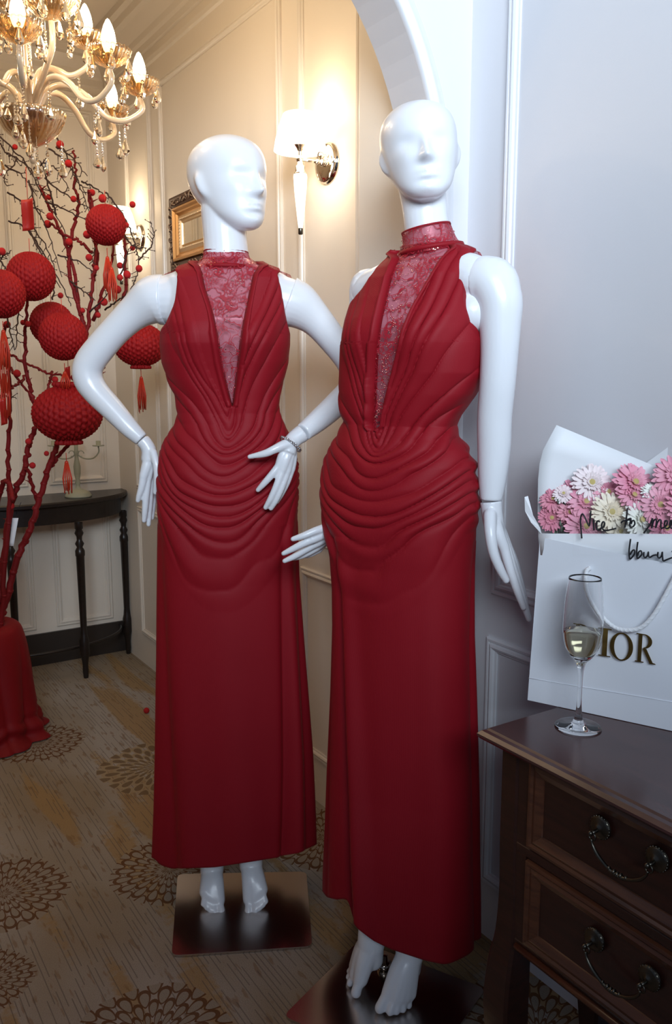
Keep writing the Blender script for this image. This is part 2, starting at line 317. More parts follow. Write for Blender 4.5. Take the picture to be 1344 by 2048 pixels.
for (a, b) in ((.93, 1.19), (.30, .84), (-.7, .2)):
    frame_moulding(w_back, ('Y', YB), a, b, .81, 2.40, M_TRIM, W=.03); frame_moulding(w_back, ('Y', YB), a, b, .165, .70, M_TRIM, W=.03)
# crown moulding along the right and back walls
def crown():
    pr = [(0, 2.50), (.008, 2.505), (.008, 2.53), (.016, 2.54), (.02, 2.56), (.055, 2.60), (.075, 2.605), (.08, 2.63), (.10, 2.635), (.10, ZC)]; P = np.zeros((len(pr), 3, 3))
    for i, (d, z) in enumerate(pr): P[i] = [(XW-d, YA+.11, z), (XW-d, YB-d, z), (-2.2, YB-d, z)]
    return grid(MB(), P)
put('trim_2', crown(), M_TRIM, None, False, kind='structure')
mb = MB(); prof = [(2.445, 0), (2.450, .008), (2.465, .010), (2.47, 0)]
put('trim_3', grid(MB(), np.array([[(XW-h, YA+.11, z), (XW-h, YB-h, z), (-2.2, YB-h, z)] for z, h in prof])), M_TRIM, None, False, kind='structure')
# ================================================================== mannequins and gowns
def interp(tab, y): t = np.asarray(tab, float); return np.array([np.interp(y, t[:, 0], t[:, k]) for k in range(1, t.shape[1])])
def hnoise(x, y, seed=0):                                             # smooth value noise on arrays
    x = np.asarray(x, float); y = np.asarray(y, float); xi = np.floor(x).astype(int); yi = np.floor(y).astype(int); fx = x-xi; fy = y-yi; fx = fx*fx*(3-2*fx); fy = fy*fy*(3-2*fy)
    def h(a, b): n = np.sin(a*127.1+b*311.7+seed*74.7)*43758.5453; return n-np.floor(n)
    return (h(xi, yi)*(1-fx)+h(xi+1, yi)*fx)*(1-fy)+(h(xi, yi+1)*(1-fx)+h(xi+1, yi+1)*fx)*fy*1.0
class Fig:
    """a figure standing at P; u runs to the right of the photograph, v towards the camera"""
    def __init__(s, P, phi, rings, D=None):
        s.P = np.array([P[0], P[1], 0.]); s.D = s.P@FH; s.phi = phi; s.off = .012
        rows = []
        for (py, xl, xr, b) in rings:
            a_, c_ = atD(xl, py, s.D), atD(xr, py, s.D); ul, ur = (a_-s.P)@RT, (c_-s.P)@RT; z = (a_[2]+c_[2])/2; W = (ur-ul)/2
            a = math.sqrt(max(W*W-(b*math.sin(phi))**2, 1e-5))/math.cos(phi); rows.append((z, (ul+ur)/2, a, b))
        s.tab = np.array(sorted(rows))
    def at(s, px, py, v=0.): return atD(px, py, s.D-v)
    def z(s, py): return atD(672, py, s.D)[2]
    def pts(s, L): return [s.at(p[0], p[1], p[2]) for p in L]
    def W(s, u, v, z): return s.P+RT*u-FH*v+ZZ*z
    def ring(s, z):
        t = s.tab; return [np.interp(z, t[:, 0], t[:, k]) for k in (1, 2, 3)]
    def surf(s, th, z, d=0.):                                          # th, z, d arrays -> world points
        cu, a, b = s.ring(z); e = 2.25; st, ct = np.sin(th), np.cos(th); k = (np.abs(st)**e+np.abs(ct)**e)**(-1/e)
        lx = (a+d)*st*k; ly = (b+d)*ct*k; c, s_ = math.cos(s.phi), math.sin(s.phi)
        u = cu+lx*c-ly*s_; v = lx*s_+ly*c
        # bust: soft outward push on the front
        zb = s.zb; bb = s.bust*np.exp(-((z-zb)/.055)**2)*np.clip(ct, 0, 1)**1.5*(.55+.45*np.exp(-((np.abs(lx)-.07)/.04)**2)); u = u-bb*s_; v = v+bb*c
        return s.P+RT*u[..., None]-FH*v[..., None]+ZZ*np.asarray(z)[..., None]
    def theta(s, px, z, lo=-100, hi=100, d=0.):                        # angle on the visible side whose point projects to column px
        th = np.radians(np.linspace(lo, hi, 401)); P = s.surf(th, np.full(401, z), np.full(401, d)); q = P-CP; x = 672+FPX*(q@RT)/(q@FW)
        dep = q@FH; nearer = dep < s.D+.05+0*dep; c = np.abs(x-px)+np.where(nearer, 0, 1e4); k = int(np.argmin(c)); k = min(max(k, 1), 399)
        for i in (k-1, k):
            if (x[i]-px)*(x[i+1]-px) <= 0 and abs(x[i+1]-x[i]) > 1e-6: return th[i]+(th[i+1]-th[i])*(px-x[i])/(x[i+1]-x[i])
        return th[k]
def torso_body(F, neck, extra, head):
    """closed body: torso rings, neck, head, legs and feet fused into one surface"""
    mb = MB(); zs = np.linspace(F.zcrotch, F.ztop, 90); th = np.linspace(0, 2*PI, 72, endpoint=False); T, Z_ = np.meshgrid(th, zs)
    shr = np.where(Z_ < F.zarm, -.016-.008*np.clip((F.zarm-Z_)/.12, 0, 1), np.clip(-.016+.013*(Z_-F.zarm)/.03, -.016, -.003)); P = F.surf(T, Z_, shr); b = mb.n; grid(mb, P, False, True)
    mb.f.append(tuple(b+j for j in range(72))); mb.f.append(tuple(b+89*72+j for j in reversed(range(72))))
    capsule(mb, neck[0], neck[1], 24)
    for e in extra: capsule(mb, e[0], e[1], 20)
    head(mb); return mb
def head_geo(mb, C, yaw, roll, s, pitch=0., zs=.94):
    """C = world point under the chin line on the neck axis (z of the chin); yaw turns towards image right"""
    rows = [(.0, .016, .082, .046), (.006, .028, .090, .030), (.016, .040, .096, .012), (.03, .051, .098, -.012), (.05, .060, .099, -.045), (.075, .068, .099, -.078), (.10, .074, .099, -.098), (.125, .077, .099, -.108), (.15, .078, .098, -.110),
            (.17, .075, .093, -.106), (.188, .068, .082, -.095), (.202, .056, .066, -.079), (.212, .042, .046, -.058), (.219, .025, .024, -.034), (.222, .008, .002, -.010)]
    rows = np.array(rows); zz = rows[:, 0]; t = np.linspace(0, 1, 110); Zg = .222*(0.5-0.5*np.cos(PI*t)); th = np.linspace(0, 2*PI, 128, endpoint=False); P = np.zeros((110, 128, 3))
    q = crom(rows, 8); w_, yf, yb = [np.interp(Zg, q[:, 0], q[:, k]) for k in (1, 2, 3)]
    for i in range(110):
        cy = (yf[i]+yb[i])/2; hy = (yf[i]-yb[i])/2; x = w_[i]*np.sin(th); y = cy+hy*np.cos(th); fr = np.clip(np.cos(th), 0, 1)**.5; z = Zg[i]; g = lambda a, c, r: np.exp(-((a-c)/r)**2)
        nose = (.019*g(z, .080, .011)+.013*g(z, .094, .016)+.006*g(z, .112, .016))*np.exp(-(x/(.008+.006*g(z, .078, .012)))**2)
        eyes = -.0065*(g(x, .033, .018)+g(x, -.033, .018))*g(z, .116, .013); brow = .002*g(z, .138, .012)*g(x, 0, .045)
        lip = (.006*g(z, .0535, .0045)+.0065*g(z, .0425, .0055)-.004*g(z, .048, .0018))*g(x, 0, .019); under = -.004*g(z, .033, .006)*g(x, 0, .02)-.002*g(z, .064, .006)*g(x, 0, .016)
        chin = .005*g(z, .018, .010)*g(x, 0, .018); cheek = .004*(g(x, .042, .018)+g(x, -.042, .018))*g(z, .085, .02)
        y = y+(nose+eyes+brow+lip+under+chin+cheek)*fr
        ear = .009*g(np.abs(np.sin(th)), 1., .10)*np.exp(-((z-.098)/.026)**4)*np.exp(-((y-cy+.004)/.013)**2); x = x*(1+ear/.07)
        P[i] = np.stack([x, y, np.full(128, z)], -1)
    P = P*s*np.array([1, 1, zs]); cyw, sy = math.cos(yaw), math.sin(yaw); cr, sr = math.cos(roll), math.sin(roll); cp_, sp = math.cos(pitch), math.sin(pitch)
    x, y, z = P[..., 0], P[..., 1], P[..., 2]; y, z = y*cp_-z*sp, y*sp+z*cp_
    x2 = x*cyw+y*sy; v = -x*sy+y*cyw; z2 = z*cr+x2*sr*1.; x3 = x2*cr-z*sr
    Q = np.asarray(C)+RT*x3[..., None]-FH*v[..., None]+ZZ*z2[..., None]; b = mb.n; grid(mb, Q, False, True)
    mb.f.append(tuple(b+j for j in range(128))); mb.f.append(tuple(b+109*128+j for j in reversed(range(128))))
def foot(mb, ankle, calf, toes, tr, base_r=.0145):
    ankle = np.asarray(ankle); toes = [np.asarray(t) for t in toes]; heel = ankle+(ankle-np.mean(toes, 0))*np.array([.10, .10, 0])-ZZ*(.035)
    capsule(mb, [calf, (calf+ankle)/2+ZZ*.02, ankle], [.042, .033, .029], 20); capsule(mb, [ankle, heel], [.028, .022], 16)
    for k, (t, r) in enumerate(zip(toes, tr)):
        d = ankle-t; kn = t+d*np.array([.30, .30, 0])+ZZ*(.020 if k else .022); kn2 = t+d*np.array([.62, .62, 0]); kn2[2] = ankle[2]*.62+.012
        capsule(mb, [ankle*.9+kn2*.1, kn2, kn], [.026, .021, base_r*1.12], 14); capsule(mb, [kn, (kn+t)/2+ZZ*.004, t], [r*1.05, r*.85, r*.92], 12, 3)
    # web of the forefoot
    kn = [t+(ankle-t)*np.array([.36, .36, 0])+ZZ*.02 for t in toes]; capsule(mb, kn, [.0145]*5, 14)
def part_seam(a, b, gap=.0012): d = (np.asarray(b)-a); return a+d/np.linalg.norm(d)*gap
def cut_tube(mb, path, r, seg=28, sub=6): return tube(mb, path, r, seg, sub, cap=True)
# fold family: every fold is one curve that hangs from the shoulder or the side seam and sags at the centre front
def folds(F, th, z):
    x = np.sin(th)-.03*np.sin(z*23.); front = np.cos(th) > 0; ax = np.sqrt(x*x+.05**2)-.05; K = np.array(F.fam)      # rows: q, anchor x, anchor z, centre z, power
    def fz(q): xa, za, zc, p = [np.interp(q, K[:, 0], K[:, k]) for k in (1, 2, 3, 4)]; return zc+(za-zc)*np.clip(ax/xa, 0, 2.2)**p
    lo = np.zeros_like(z); hi = np.ones_like(z)
    for _ in range(22): m = (lo+hi)/2; up = fz(m) > z; lo = np.where(up, m, lo); hi = np.where(up, hi, m)
    q = (lo+hi)/2; side = np.where(x > 0, 1., 0.)
    ph = np.interp(q, F.phase[0], F.phase[1]); ph = ph+1.2*hnoise(x*1.9+5, q*7, 3)+.45*hnoise(x*3+20, q*16, 5)
    f = np.abs(np.sin(PI*ph))**np.interp(q, [0, .35, .6, 1], [.36, .40, .60, .7]); var = .4+1.0*hnoise(x*1.6+4, np.floor(ph)*1.7+.3, 9)
    amp = np.interp(q, F.amp[0], F.amp[1])*var*np.clip(np.abs(np.cos(th))*1.6+.35, 0, 1); inside = (q > .002) & (q < .998)
    d = np.where(inside & front, (f-.25)*amp, 0.)
    # gathered side seams
    hipz = np.exp(-((z-F.zhip)/.085)**4); g = np.abs(np.sin(PI*(z*58+.8*hnoise(z*30, x*0+2, 4))))**.7; d = d+hipz*.0045*(g-.3)*np.exp(-((np.abs(th)-PI/2-F.seam)/.16)**2)
    bk = np.where(~front, hipz*.004*np.sin(z*170+2*hnoise(x*3, z*9, 8)), 0); return d+bk
def skirt(F, th, z, hemz):
    t = np.clip((F.zhip-.10-z)/(F.zhip-.10-.1), 0, 1); d = 0*z
    for (a0, a1, wd, amp) in F.creases:                               # long vertical folds; a0 at the hip, a1 at the hem
        c = np.radians(a0+(a1-a0)*t); dd = (th-c+PI) % (2*PI)-PI; w = np.radians(wd); d = d+amp*t**.6*(np.exp(-((dd-w)/w)**2)*.9-np.exp(-(dd/(w*.55))**2))
    return d-.006*t+t*.0035*np.sin(th*5+1.3+z*1.5)+t*.0025*np.sin(th*9+z*2)
def gown(F, name, label, nc=150, nr=430):
    t = thing(name, label, 'dress', F.P+ZZ*.1)
    zt, za = F.z(F.ystrap), F.zarm; parts = []
    # hem height per column, so that the hem follows the line seen in the photograph
    def hem(th):
        out = []
        for a in th:
            lo, hi = -.02, .42
            for _ in range(26):
                m = (lo+hi)/2; A = np.array([a]); P = F.surf(A, np.array([m]), -.001+skirt(F, A, np.array([m]), 0))[0]; x, y = proj(P); ty = np.interp(x, F.hem[:, 0], F.hem[:, 1])
                if y > ty: lo = m
                else: hi = m
            out.append(lo)
        return np.array(out)
    ha = np.radians(np.linspace(-180, 180, 361)); front = np.cos(ha+F.phi) > .0; hz = hem(ha); fi = np.where(front)[0]; hz2 = np.interp(ha, ha[fi], hz[fi]); back = ~front
    hz2[back] = np.interp(np.minimum(np.abs((ha[back]-ha[fi[-1]]+PI) % (2*PI)-PI), 1e9)*0+ha[back], ha[fi], hz[fi]); hz2 = np.where(back, F.hemback, hz2)
    k = np.hanning(15); k /= k.sum(); hzs = np.convolve(np.r_[hz2[-8:], hz2, hz2[:8]], k, 'same')[8:-8]; hz2 = np.where(front & (np.abs(ha) < 2.2), .6*hz2+.4*hzs, hzs)
    for sgn, V, arm in ((-1, F.vl, F.armL), (1, F.vr, F.armR)):
        zs = np.r_[np.linspace(zt, F.zhip-.12, int(nr*.62)), np.linspace(F.zhip-.12, 0, nr-int(nr*.62)+1)[1:]]
        TH = np.zeros((nr, nc)); ZG = np.zeros((nr, nc)); edge = np.ones((nr, nc)); up = zs > za
        nf = nc*2//3; s1 = np.linspace(0, 1, nf); s1 = s1**.9; s2 = np.linspace(0, 1, nc-nf+1)[1:]
        IV = np.array([F.theta(np.interp(F.py(z), V[:, 1], V[:, 0]), z) if F.py(z) < F.vapex else F.theta(V[-1, 0], F.z(F.vapex)) for z in zs])
        OF = np.array([F.theta(np.interp(F.py(z), arm[:, 1], arm[:, 0]), z, *((0, 100) if sgn > 0 else (-100, 0))) if u_ else 1e3 for z, u_ in zip(zs, up)])
        nu_ = int(up.sum()); o_ = OF[:nu_]; ramp_ = np.linspace(0, 1, nu_); kk = np.hanning(19); kk /= kk.sum(); o_ = np.convolve(np.r_[[o_[0]]*9, o_, [sgn*PI/2]*9], kk, 'valid'); OF[:nu_] = o_; IV = np.convolve(np.r_[[IV[0]]*9, IV, [IV[-1]]*9], kk, 'valid')
        below = np.clip((F.z(F.vapex)-zs)/.06, 0, 1); cmn = (F.theta(F.vl[-1, 0], F.z(F.vapex))+F.theta(F.vr[-1, 0], F.z(F.vapex)))/2; b1 = np.clip((F.z(F.vapex)-zs)/.010+1, 0, 1); IV = IV*(1-b1)+cmn*b1; IV = IV*(1-below*below*(3-2*below))
        for i, z in enumerate(zs):
            py = F.py(z); iv = IV[i]
            of = sgn*PI/2
            if up[i]:
                of = OF[i]
            if F.blendV and py < F.vapex: pass
            TH[i, :nf] = iv+(of-iv)*s1; TH[i, nf:] = sgn*PI/2+(sgn*PI-sgn*PI/2)*s2; ZG[i] = z
            if py < F.vapex-1: edge[i, :6] = np.array([.1, .85, 1.5, 1.6, 1.3, 1.1])
            if up[i]: edge[i, nf-3:nf] = np.array([1, .8, .2])
        low = ZG < F.zhip-.12; tt = np.where(low, (F.zhip-.12-ZG)/(F.zhip-.12), 0); H_ = np.interp(((TH+PI) % (2*PI))-PI if True else TH, ha, hz2); ZG = np.where(low, (F.zhip-.12)*(1-tt)+H_*tt, ZG)
        tap = np.ones((nr, nc)); jj = np.arange(nc); tap[up, :] = np.clip((nf-1-jj)/(nf*.16), 0, 1)[None, :]; tb = np.clip((za-ZG)/.07, 0, 1); mid = (ZG <= za) & (ZG > F.zhip+.07); sd = np.clip(np.abs(np.abs(TH)-PI/2)/.35, 0, 1); tap = np.where(mid, np.minimum(1, sd*(1-tb)+tb*(.5+.5*sd)), tap)
        offz = .0115-.0125*np.clip((F.zarm+.02-ZG)/.17, 0, 1)
        d = offz+(edge-1)*.012+folds(F, TH, ZG)*tap*np.clip(edge, 0, 1)+skirt(F, TH, ZG, 0)*low
        P = F.surf(TH, ZG, d); mb = MB(); base = 0; mb.add(P.reshape(-1, 3), [])
        for i in range(nr-1):
            n = nf if (up[i] or up[i+1]) else nc
            for j in range(n-1): a = i*nc+j; mb.f.append((a, a+1, a+nc+1, a+nc) if sgn > 0 else (a, a+nc, a+nc+1, a+1))
        parts.append(mb)
    allm = MB(); [allm.add(np.concatenate(m.v), m.f) for m in parts]; me = allm.mesh('gown')
    import bmesh
    bm = bmesh.new(); bm.from_mesh(me); bmesh.ops.remove_doubles(bm, verts=bm.verts, dist=2e-4); loose = [v for v in bm.verts if not v.link_faces]; bmesh.ops.delete(bm, geom=loose, context='VERTS'); bm.to_mesh(me); bm.free()
    o = put('gown_body', me, M_GOWN, t); sm = o.modifiers.new('thick', 'SOLIDIFY'); sm.thickness = .0018; sm.offset = -1
    # lace inset behind the plunging neckline
    nz, nx = 90, 40; zs = np.linspace(F.z(F.ycollar)+.012, F.z(F.vapex)-.03, nz); TH = np.zeros((nz, nx)); ZG = np.repeat(zs[:, None], nx, 1)
    for i, z in enumerate(zs):
        py = min(F.py(z), F.vapex-1); a = F.theta(np.interp(py, F.vl[:, 1], F.vl[:, 0]), z)-.13; b = F.theta(np.interp(py, F.vr[:, 1], F.vr[:, 0]), z)+.13; TH[i] = np.linspace(a, b, nx)
    put('lace_inset', grid(MB(), F.surf(TH, ZG, .0035-.012*np.clip((F.zarm-.03-ZG)/.14, 0, 1))), M_LACE, t, label='sheer red lace panel with sequins')
    # lace back panel
    zs = np.linspace(F.z(F.ycollar), za+.0, 40); s = np.linspace(0, 1, 50); TH = np.zeros((40, 50)); ZG = np.repeat(zs[:, None], 50, 1)
    for i, z in enumerate(zs):
        k = (z-za)/(zs[0]-za); m = PI/2+.0+.55*math.sin(PI*min(k*1.15, 1)); TH[i] = m+(2*PI-2*m)*s
    put('lace_back', grid(MB(), F.surf(TH, ZG, .008)), M_LACE, t, label='red lace back panel')
    return t
def collar(F, t, top, bot, v0=0., r_bot=1.12):
    (tl, tr), (bl, br) = top, bot; mb = MB(); n = 72; a = np.linspace(0, 2*PI, n, endpoint=False); K = [(0, 0), (.04, .0015), (.1, .0005), (.5, 0), (.74, .0015), (.82, .006), (.92, .008), (1., .008), (1.08, .008)]
    A, B, C_, D_ = F.at(*tl), F.at(*tr), F.at(*bl), F.at(*br); P = np.zeros((len(K), n, 3))
    for i, (k, o) in enumerate(K):
        l = A*(1-k)+C_*k; r = B*(1-k)+D_*k; c = (l+r)/2; e = (r-l)/2; R = np.linalg.norm(e)+o; e = e/np.linalg.norm(e); P[i] = c+np.cos(a)[:, None]*e*R-np.sin(a)[:, None]*FH*R*.98
    put('collar', grid(mb, P, False, True), M_LACE, t, label='high red lace collar with a narrow band')
    for nm, k0, k1, o in (('collar_band', .80, .98, .0092), ('collar_edge', -.01, .06, .0012)):
        mb = MB(); K2 = [(k0, 0), (k0, o), (k1, o), (k1, 0)]; P = np.zeros((4, n, 3))
        for i, (k, o) in enumerate(K2):
            l = A*(1-k)+C_*k; r = B*(1-k)+D_*k; c = (l+r)/2; e = (r-l)/2; R = np.linalg.norm(e)+o+.0004; e = e/np.linalg.norm(e); P[i] = c+np.cos(a)[:, None]*e*R-np.sin(a)[:, None]*FH*R*.98
        put(nm, grid(mb, P, True, True), M_GOWN, t)
    rs = np.random.RandomState(3); mb = MB()                          # sequins
    for _ in range(90):
        k = rs.choice([rs.uniform(.75, 1.05), rs.uniform(0, 1.05)]); a_ = rs.uniform(0, 2*PI); l = A*(1-k)+C_*k; r = B*(1-k)+D_*k; c = (l+r)/2; e = (r-l)/2; R = np.linalg.norm(e)+.0025+(.002 if k > .8 else 0); e = e/np.linalg.norm(e)
        ball(mb, c+math.cos(a_)*e*R-math.sin(a_)*FH*R, .0011, 6, 4)
    put('sequins', mb, M_SEQ, t, kind='stuff')
M_SEQ = mat('pink_gold_sequins', (.9, .45, .40), .18, 1.)
def sequins_on(F, t, n, spread):
    rs = np.random.RandomState(11); mb = MB(); k = 0
    zt, zb = F.z(F.ycollar), F.z(F.vapex)
    for _ in range(n):
        z = zt+(zb-zt)*rs.uniform(.02, .95); py = F.py(z); a = F.theta(np.interp(py, F.vl[:, 1], F.vl[:, 0]), z); b = F.theta(np.interp(py, F.vr[:, 1], F.vr[:, 0]), z)
        th = a+(b-a)*np.clip(rs.normal(*spread), .05, .95)
        if hnoise(th*9, z*40, 3) < .42: continue
        P = F.surf(np.array([th]), np.array([z]), .0045-.012*np.clip((F.zarm-.03-z)/.14, 0, 1))[0]; ball(mb, P, rs.uniform(.0006, .0013), 6, 4)
    put('sequins', mb, M_SEQ, t, kind='stuff')
def base_plate(name, label, corners, parent, rad=.018, th=.006):
    c = [np.array(q[:2]) for q in corners]; pts = []
    for i in range(4):
        p, a, b = c[i], c[i-1], c[(i+1) % 4]; d1 = (a-p)/np.linalg.norm(a-p); d2 = (b-p)/np.linalg.norm(b-p)
        for t_ in np.linspace(0, 1, 7): pts.append(p+d1*rad*(1-t_)**2+d2*rad*t_**2)
    pts = np.array(pts); m = pts.mean(0); n = len(pts); P = np.zeros((5, n, 3))
    for i, (k, z) in enumerate([(1, 0.0005), (1, th*.7), (.997, th), (.99, th), (.98, th)]): P[i, :, :2] = m+(pts-m)*k; P[i, :, 2] = z
    mb = MB(); grid(mb, P, False, True); mb.f.append(tuple(4*n+j for j in range(n))); o = put('base_plate', mb, M_STEEL, parent, False, label=label); return o
def finger_set(mb, F, L, seg=12):
    for pts, r in L: capsule(mb, F.pts(pts), r, seg, 5)
# ---- left mannequin -------------------------------------------------------------------------------------------------
L = Fig((.85, 1.80), math.radians(-3), [(505, 411, 493, .050), (520, 406, 502, .054), (530, 392, 516, .058), (538, 366, 544, .063), (548, 338, 573, .069), (562, 328, 580, .077), (600, 330, 575, .090), (650, 334, 569, .102), (673, 334, 570, .106),
    (690, 332, 571, .108), (725, 333, 570, .104), (758, 341, 564, .097), (791, 353, 558, .090), (824, 358, 557, .084), (845, 354, 566, .085), (879, 334, 582, .092), (905, 325, 589, .100), (938, 320, 593, .108), (971, 319, 594, .112), (1036, 319, 594, .115),
    (1150, 319, 596, .112), (1300, 319, 606, .115), (1500, 317, 621, .122), (1600, 315, 626, .127), (1700, 311, 630, .130), (1760, 310, 632, .13)])
L.bust, L.zb = .022, L.z(672)
L.zcrotch, L.ztop, L.zarm = L.z(1150), L.z(505), L.z(668)
L.py = lambda z: float(np.interp(-z, [-L.z(y) for y in range(480, 1900, 4)], list(range(480, 1900, 4))))
L.ystrap, L.ycollar, L.vapex = 525, 531, 812
L.vl = np.array([(398, 520), (403, 536), (407.7, 578), (424, 627), (435.5, 676), (443.7, 732), (456.8, 784), (465, 812)]); L.vr = np.array([(512, 520), (511, 534), (502.6, 575), (493, 621), (483, 673), (476.4, 729), (471, 775), (466, 812)])
L.armL = np.array([(374, 525), (371, 535), (366, 548), (359, 611), (350, 634), (335, 668)]); L.armR = np.array([(536, 525), (541, 542), (552, 578), (561, 637), (569, 668)])
z = L.z
L.fam = [(0, .62, z(533), z(812), .95), (.10, .72, z(533), z(838), 1.0), (.2, .86, z(535), z(858), 1.12), (.30, 1.02, z(548), z(872), 1.25), (.38, 1.0, z(700), z(892), 1.35), (.5, 1.0, z(800), z(915), 1.45), (.62, 1.0, z(862), z(955), 1.6), (.8, 1.0, z(925), z(1030), 1.8), (.92, 1, z(965), z(1095), 1.9), (1, 1, z(1010), z(1200), 2.)]
L.phase = ([0, .30, .42, .55, .9, 1], [0, 2.9, 4.4, 6.9, 14.2, 15.6]); L.amp = ([0, .03, .12, .3, .5, .85, .96, 1], [.002, .005, .008, .0075, .0085, .009, .006, 0])
L.zhip, L.seam, L.blendV = z(940), 0., True
L.creases = [(-66, -44, 12, .008), (52, 40, 8, .022), (78, 66, 9, .012), (-88, -80, 10, .010), (140, 140, 14, .02), (-140, -140, 14, .02)]
L.hem = np.array([(300, 1712), (311, 1718), (322, 1730), (345, 1737), (430, 1734), (545, 1716), (600, 1704), (632, 1688), (650, 1685)]); L.hemback = .115
mL = thing('mannequin', 'white female mannequin with both hands on the hips, head turned right, behind the arch', 'mannequin', L.P, None)
hb = lambda mb: head_geo(mb, L.W(.018, -.004, L.z(466)), math.radians(45), math.radians(0), 1.0)
mb = torso_body(L, ([L.at(452, 540), L.at(452, 500), L.at(448, 455), L.at(446, 420)], [.056, .050, .0485, .050]),
    [([L.at(380, 585), L.at(350, 597), L.at(334, 599)], [.055, .056, .0545]), ([L.at(530, 588), L.at(556, 600), L.at(570, 603)], [.055, .057, .055]),
     ([L.W(-.075, 0, .80), L.W(-.062, .0, .5), L.W(-.052, 0, .30)], [.085, .055, .045]), ([L.W(.075, 0, .80), L.W(.062, 0, .5), L.W(.045, 0, .30)], [.085, .055, .045])], hb)
foot(mb, L.at(424, 1742, .045), L.W(-.052, 0, .30), [L.at(443, 1828, .120), L.at(430, 1826, .122), L.at(421, 1821, .12), L.at(413, 1815, .117), L.at(406, 1808, .112)], [.0115, .0085, .008, .0075, .007])
foot(mb, L.at(502, 1730, .045), L.W(.045, 0, .30), [L.at(497, 1826, .120), L.at(511, 1822, .120), L.at(519, 1816, .116), L.at(526, 1810, .112), L.at(532, 1803, .107)], [.0115, .0085, .008, .0075, .007])
put('body', remesh(mb, .0030, 5), M_WHITE, mL)
S0 = L.at(329, 599.5)
mb = MB(); cut_tube(mb, [S0, L.at(305, 602, -.002), L.at(271, 624, -.006), L.at(236, 656, -.012), L.at(203, 693, -.018), L.at(178, 728, -.022), L.at(176, 757, -.022), L.at(192, 784, -.018), L.at(224, 818, -.01), L.at(258, 855, 0), L.at(283, 879, .002)], [.0570, .0545, .040, .0345, .0345, .0350, .0345, .031, .0275, .0225, .0175])
put('arm', remesh(mb, .0028, 4), M_WHITE, mL)
mb = MB(); cut_tube(mb, [L.at(284.5, 880.5, .002), L.at(292, 889, .003), L.at(298, 902, .003), L.at(299, 920, .003)], [.0172, .0168, .0178, .020])
finger_set(mb, L, [([(299, 910, .005), (293, 932, .012), (287, 952, .016)], [.014, .0125, .0105]), ([(301, 912, 0), (299, 935, .004), (295, 957, .006)], [.014, .0125, .0105]), ([(304, 912, -.006), (304, 935, -.008), (302, 956, -.008)], [.013, .012, .010]), ([(306, 912, -.012), (309, 935, -.018), (309, 953, -.02)], [.012, .011, .009]),
    ([(287, 952, .016), (283, 975, .017), (278.5, 990, .016), (275.5, 1001, .014)], [.0098, .0085, .0072, .0058]), ([(295, 957, .006), (292, 990, .008), (290, 1018, .008), (288, 1041, .006)], [.0098, .0088, .0078, .0060]), ([(302, 956, -.008), (300, 992, -.006), (298, 1022, -.006), (297, 1049, -.006)], [.0095, .0085, .0075, .0058]), ([(309, 953, -.02), (308, 985, -.02), (306, 1012, -.02), (304, 1036, -.02)], [.009, .008, .007, .0055]),
    ([(306, 905, .014), (313, 930, .024), (314, 955, .026), (311, 985, .022)], [.010, .009, .0078, .006])])
put('hand', remesh(mb, .0022, 3), M_WHITE, mL)
mb = MB(); cut_tube(mb, [L.at(576, 603.5), L.at(600, 614, -.002), L.at(633, 641, -.006), L.at(668, 682, -.012), L.at(700, 722, -.014), L.at(711, 752, -.010), L.at(702, 780, .005), L.at(676, 806, .03), L.at(640, 838, .065), L.at(606, 865, .10)], [.0580, .052, .0385, .0335, .034, .0345, .032, .029, .0255, .0205])
put('arm', remesh(mb, .0028, 4), M_WHITE, mL)
mb = MB(); cut_tube(mb, [L.at(604.5, 866.5, .1015), L.at(590, 877, .110), L.at(580, 890, .118), L.at(575, 905, .122)], [.0202, .0185, .018, .019], 24)
finger_set(mb, L, [([(578, 892, .12), (566, 912, .128), (558, 932, .13)], [.0135, .012, .0100]), ([(580, 893, .119), (572, 918, .128), (565, 940, .130)], [.0135, .012, .0102]), ([(582, 895, .116), (578, 920, .122), (574, 943, .124)], [.013, .0115, .010]), ([(584, 895, .112), (585, 918, .114), (583, 938, .116)], [.012, .0105, .009]),
    ([(558, 932, .13), (543, 950, .134), (528, 967, .132), (516, 980, .126)], [.0094, .0084, .0074, .0056]), ([(565, 940, .13), (554, 970, .134), (542, 996, .132), (531, 1015, .126)], [.0094, .0084, .0074, .0056]), ([(574, 943, .124), (563, 975, .13), (552, 1000, .128), (542, 1017, .122)], [.009, .008, .007, .0054]), ([(583, 938, .116), (574, 965, .120), (563, 988, .120), (554, 1004, .114)], [.0085, .0074, .0064, .005]),
    ([(583, 886, .124), (566, 891, .134), (548, 899, .142), (530, 907, .142), (499, 913.5, .134)], [.0135, .0115, .0095, .0085, .0052])])
put('hand', remesh(mb, .0022, 3), M_WHITE, mL)
base_plate('', 'square mirror-polished steel base plate', [atZ(343, 1916), atZ(625, 1897), atZ(613, 1747), atZ(355, 1752)], mL)
gL = gown(L, 'evening_gown', 'red halter evening gown with level hem, on the mannequin behind'); collar(L, gL, ((409, 502), (495, 504)), ((399, 541), (510, 542))); sequins_on(L, gL, 110, (.6, .2))
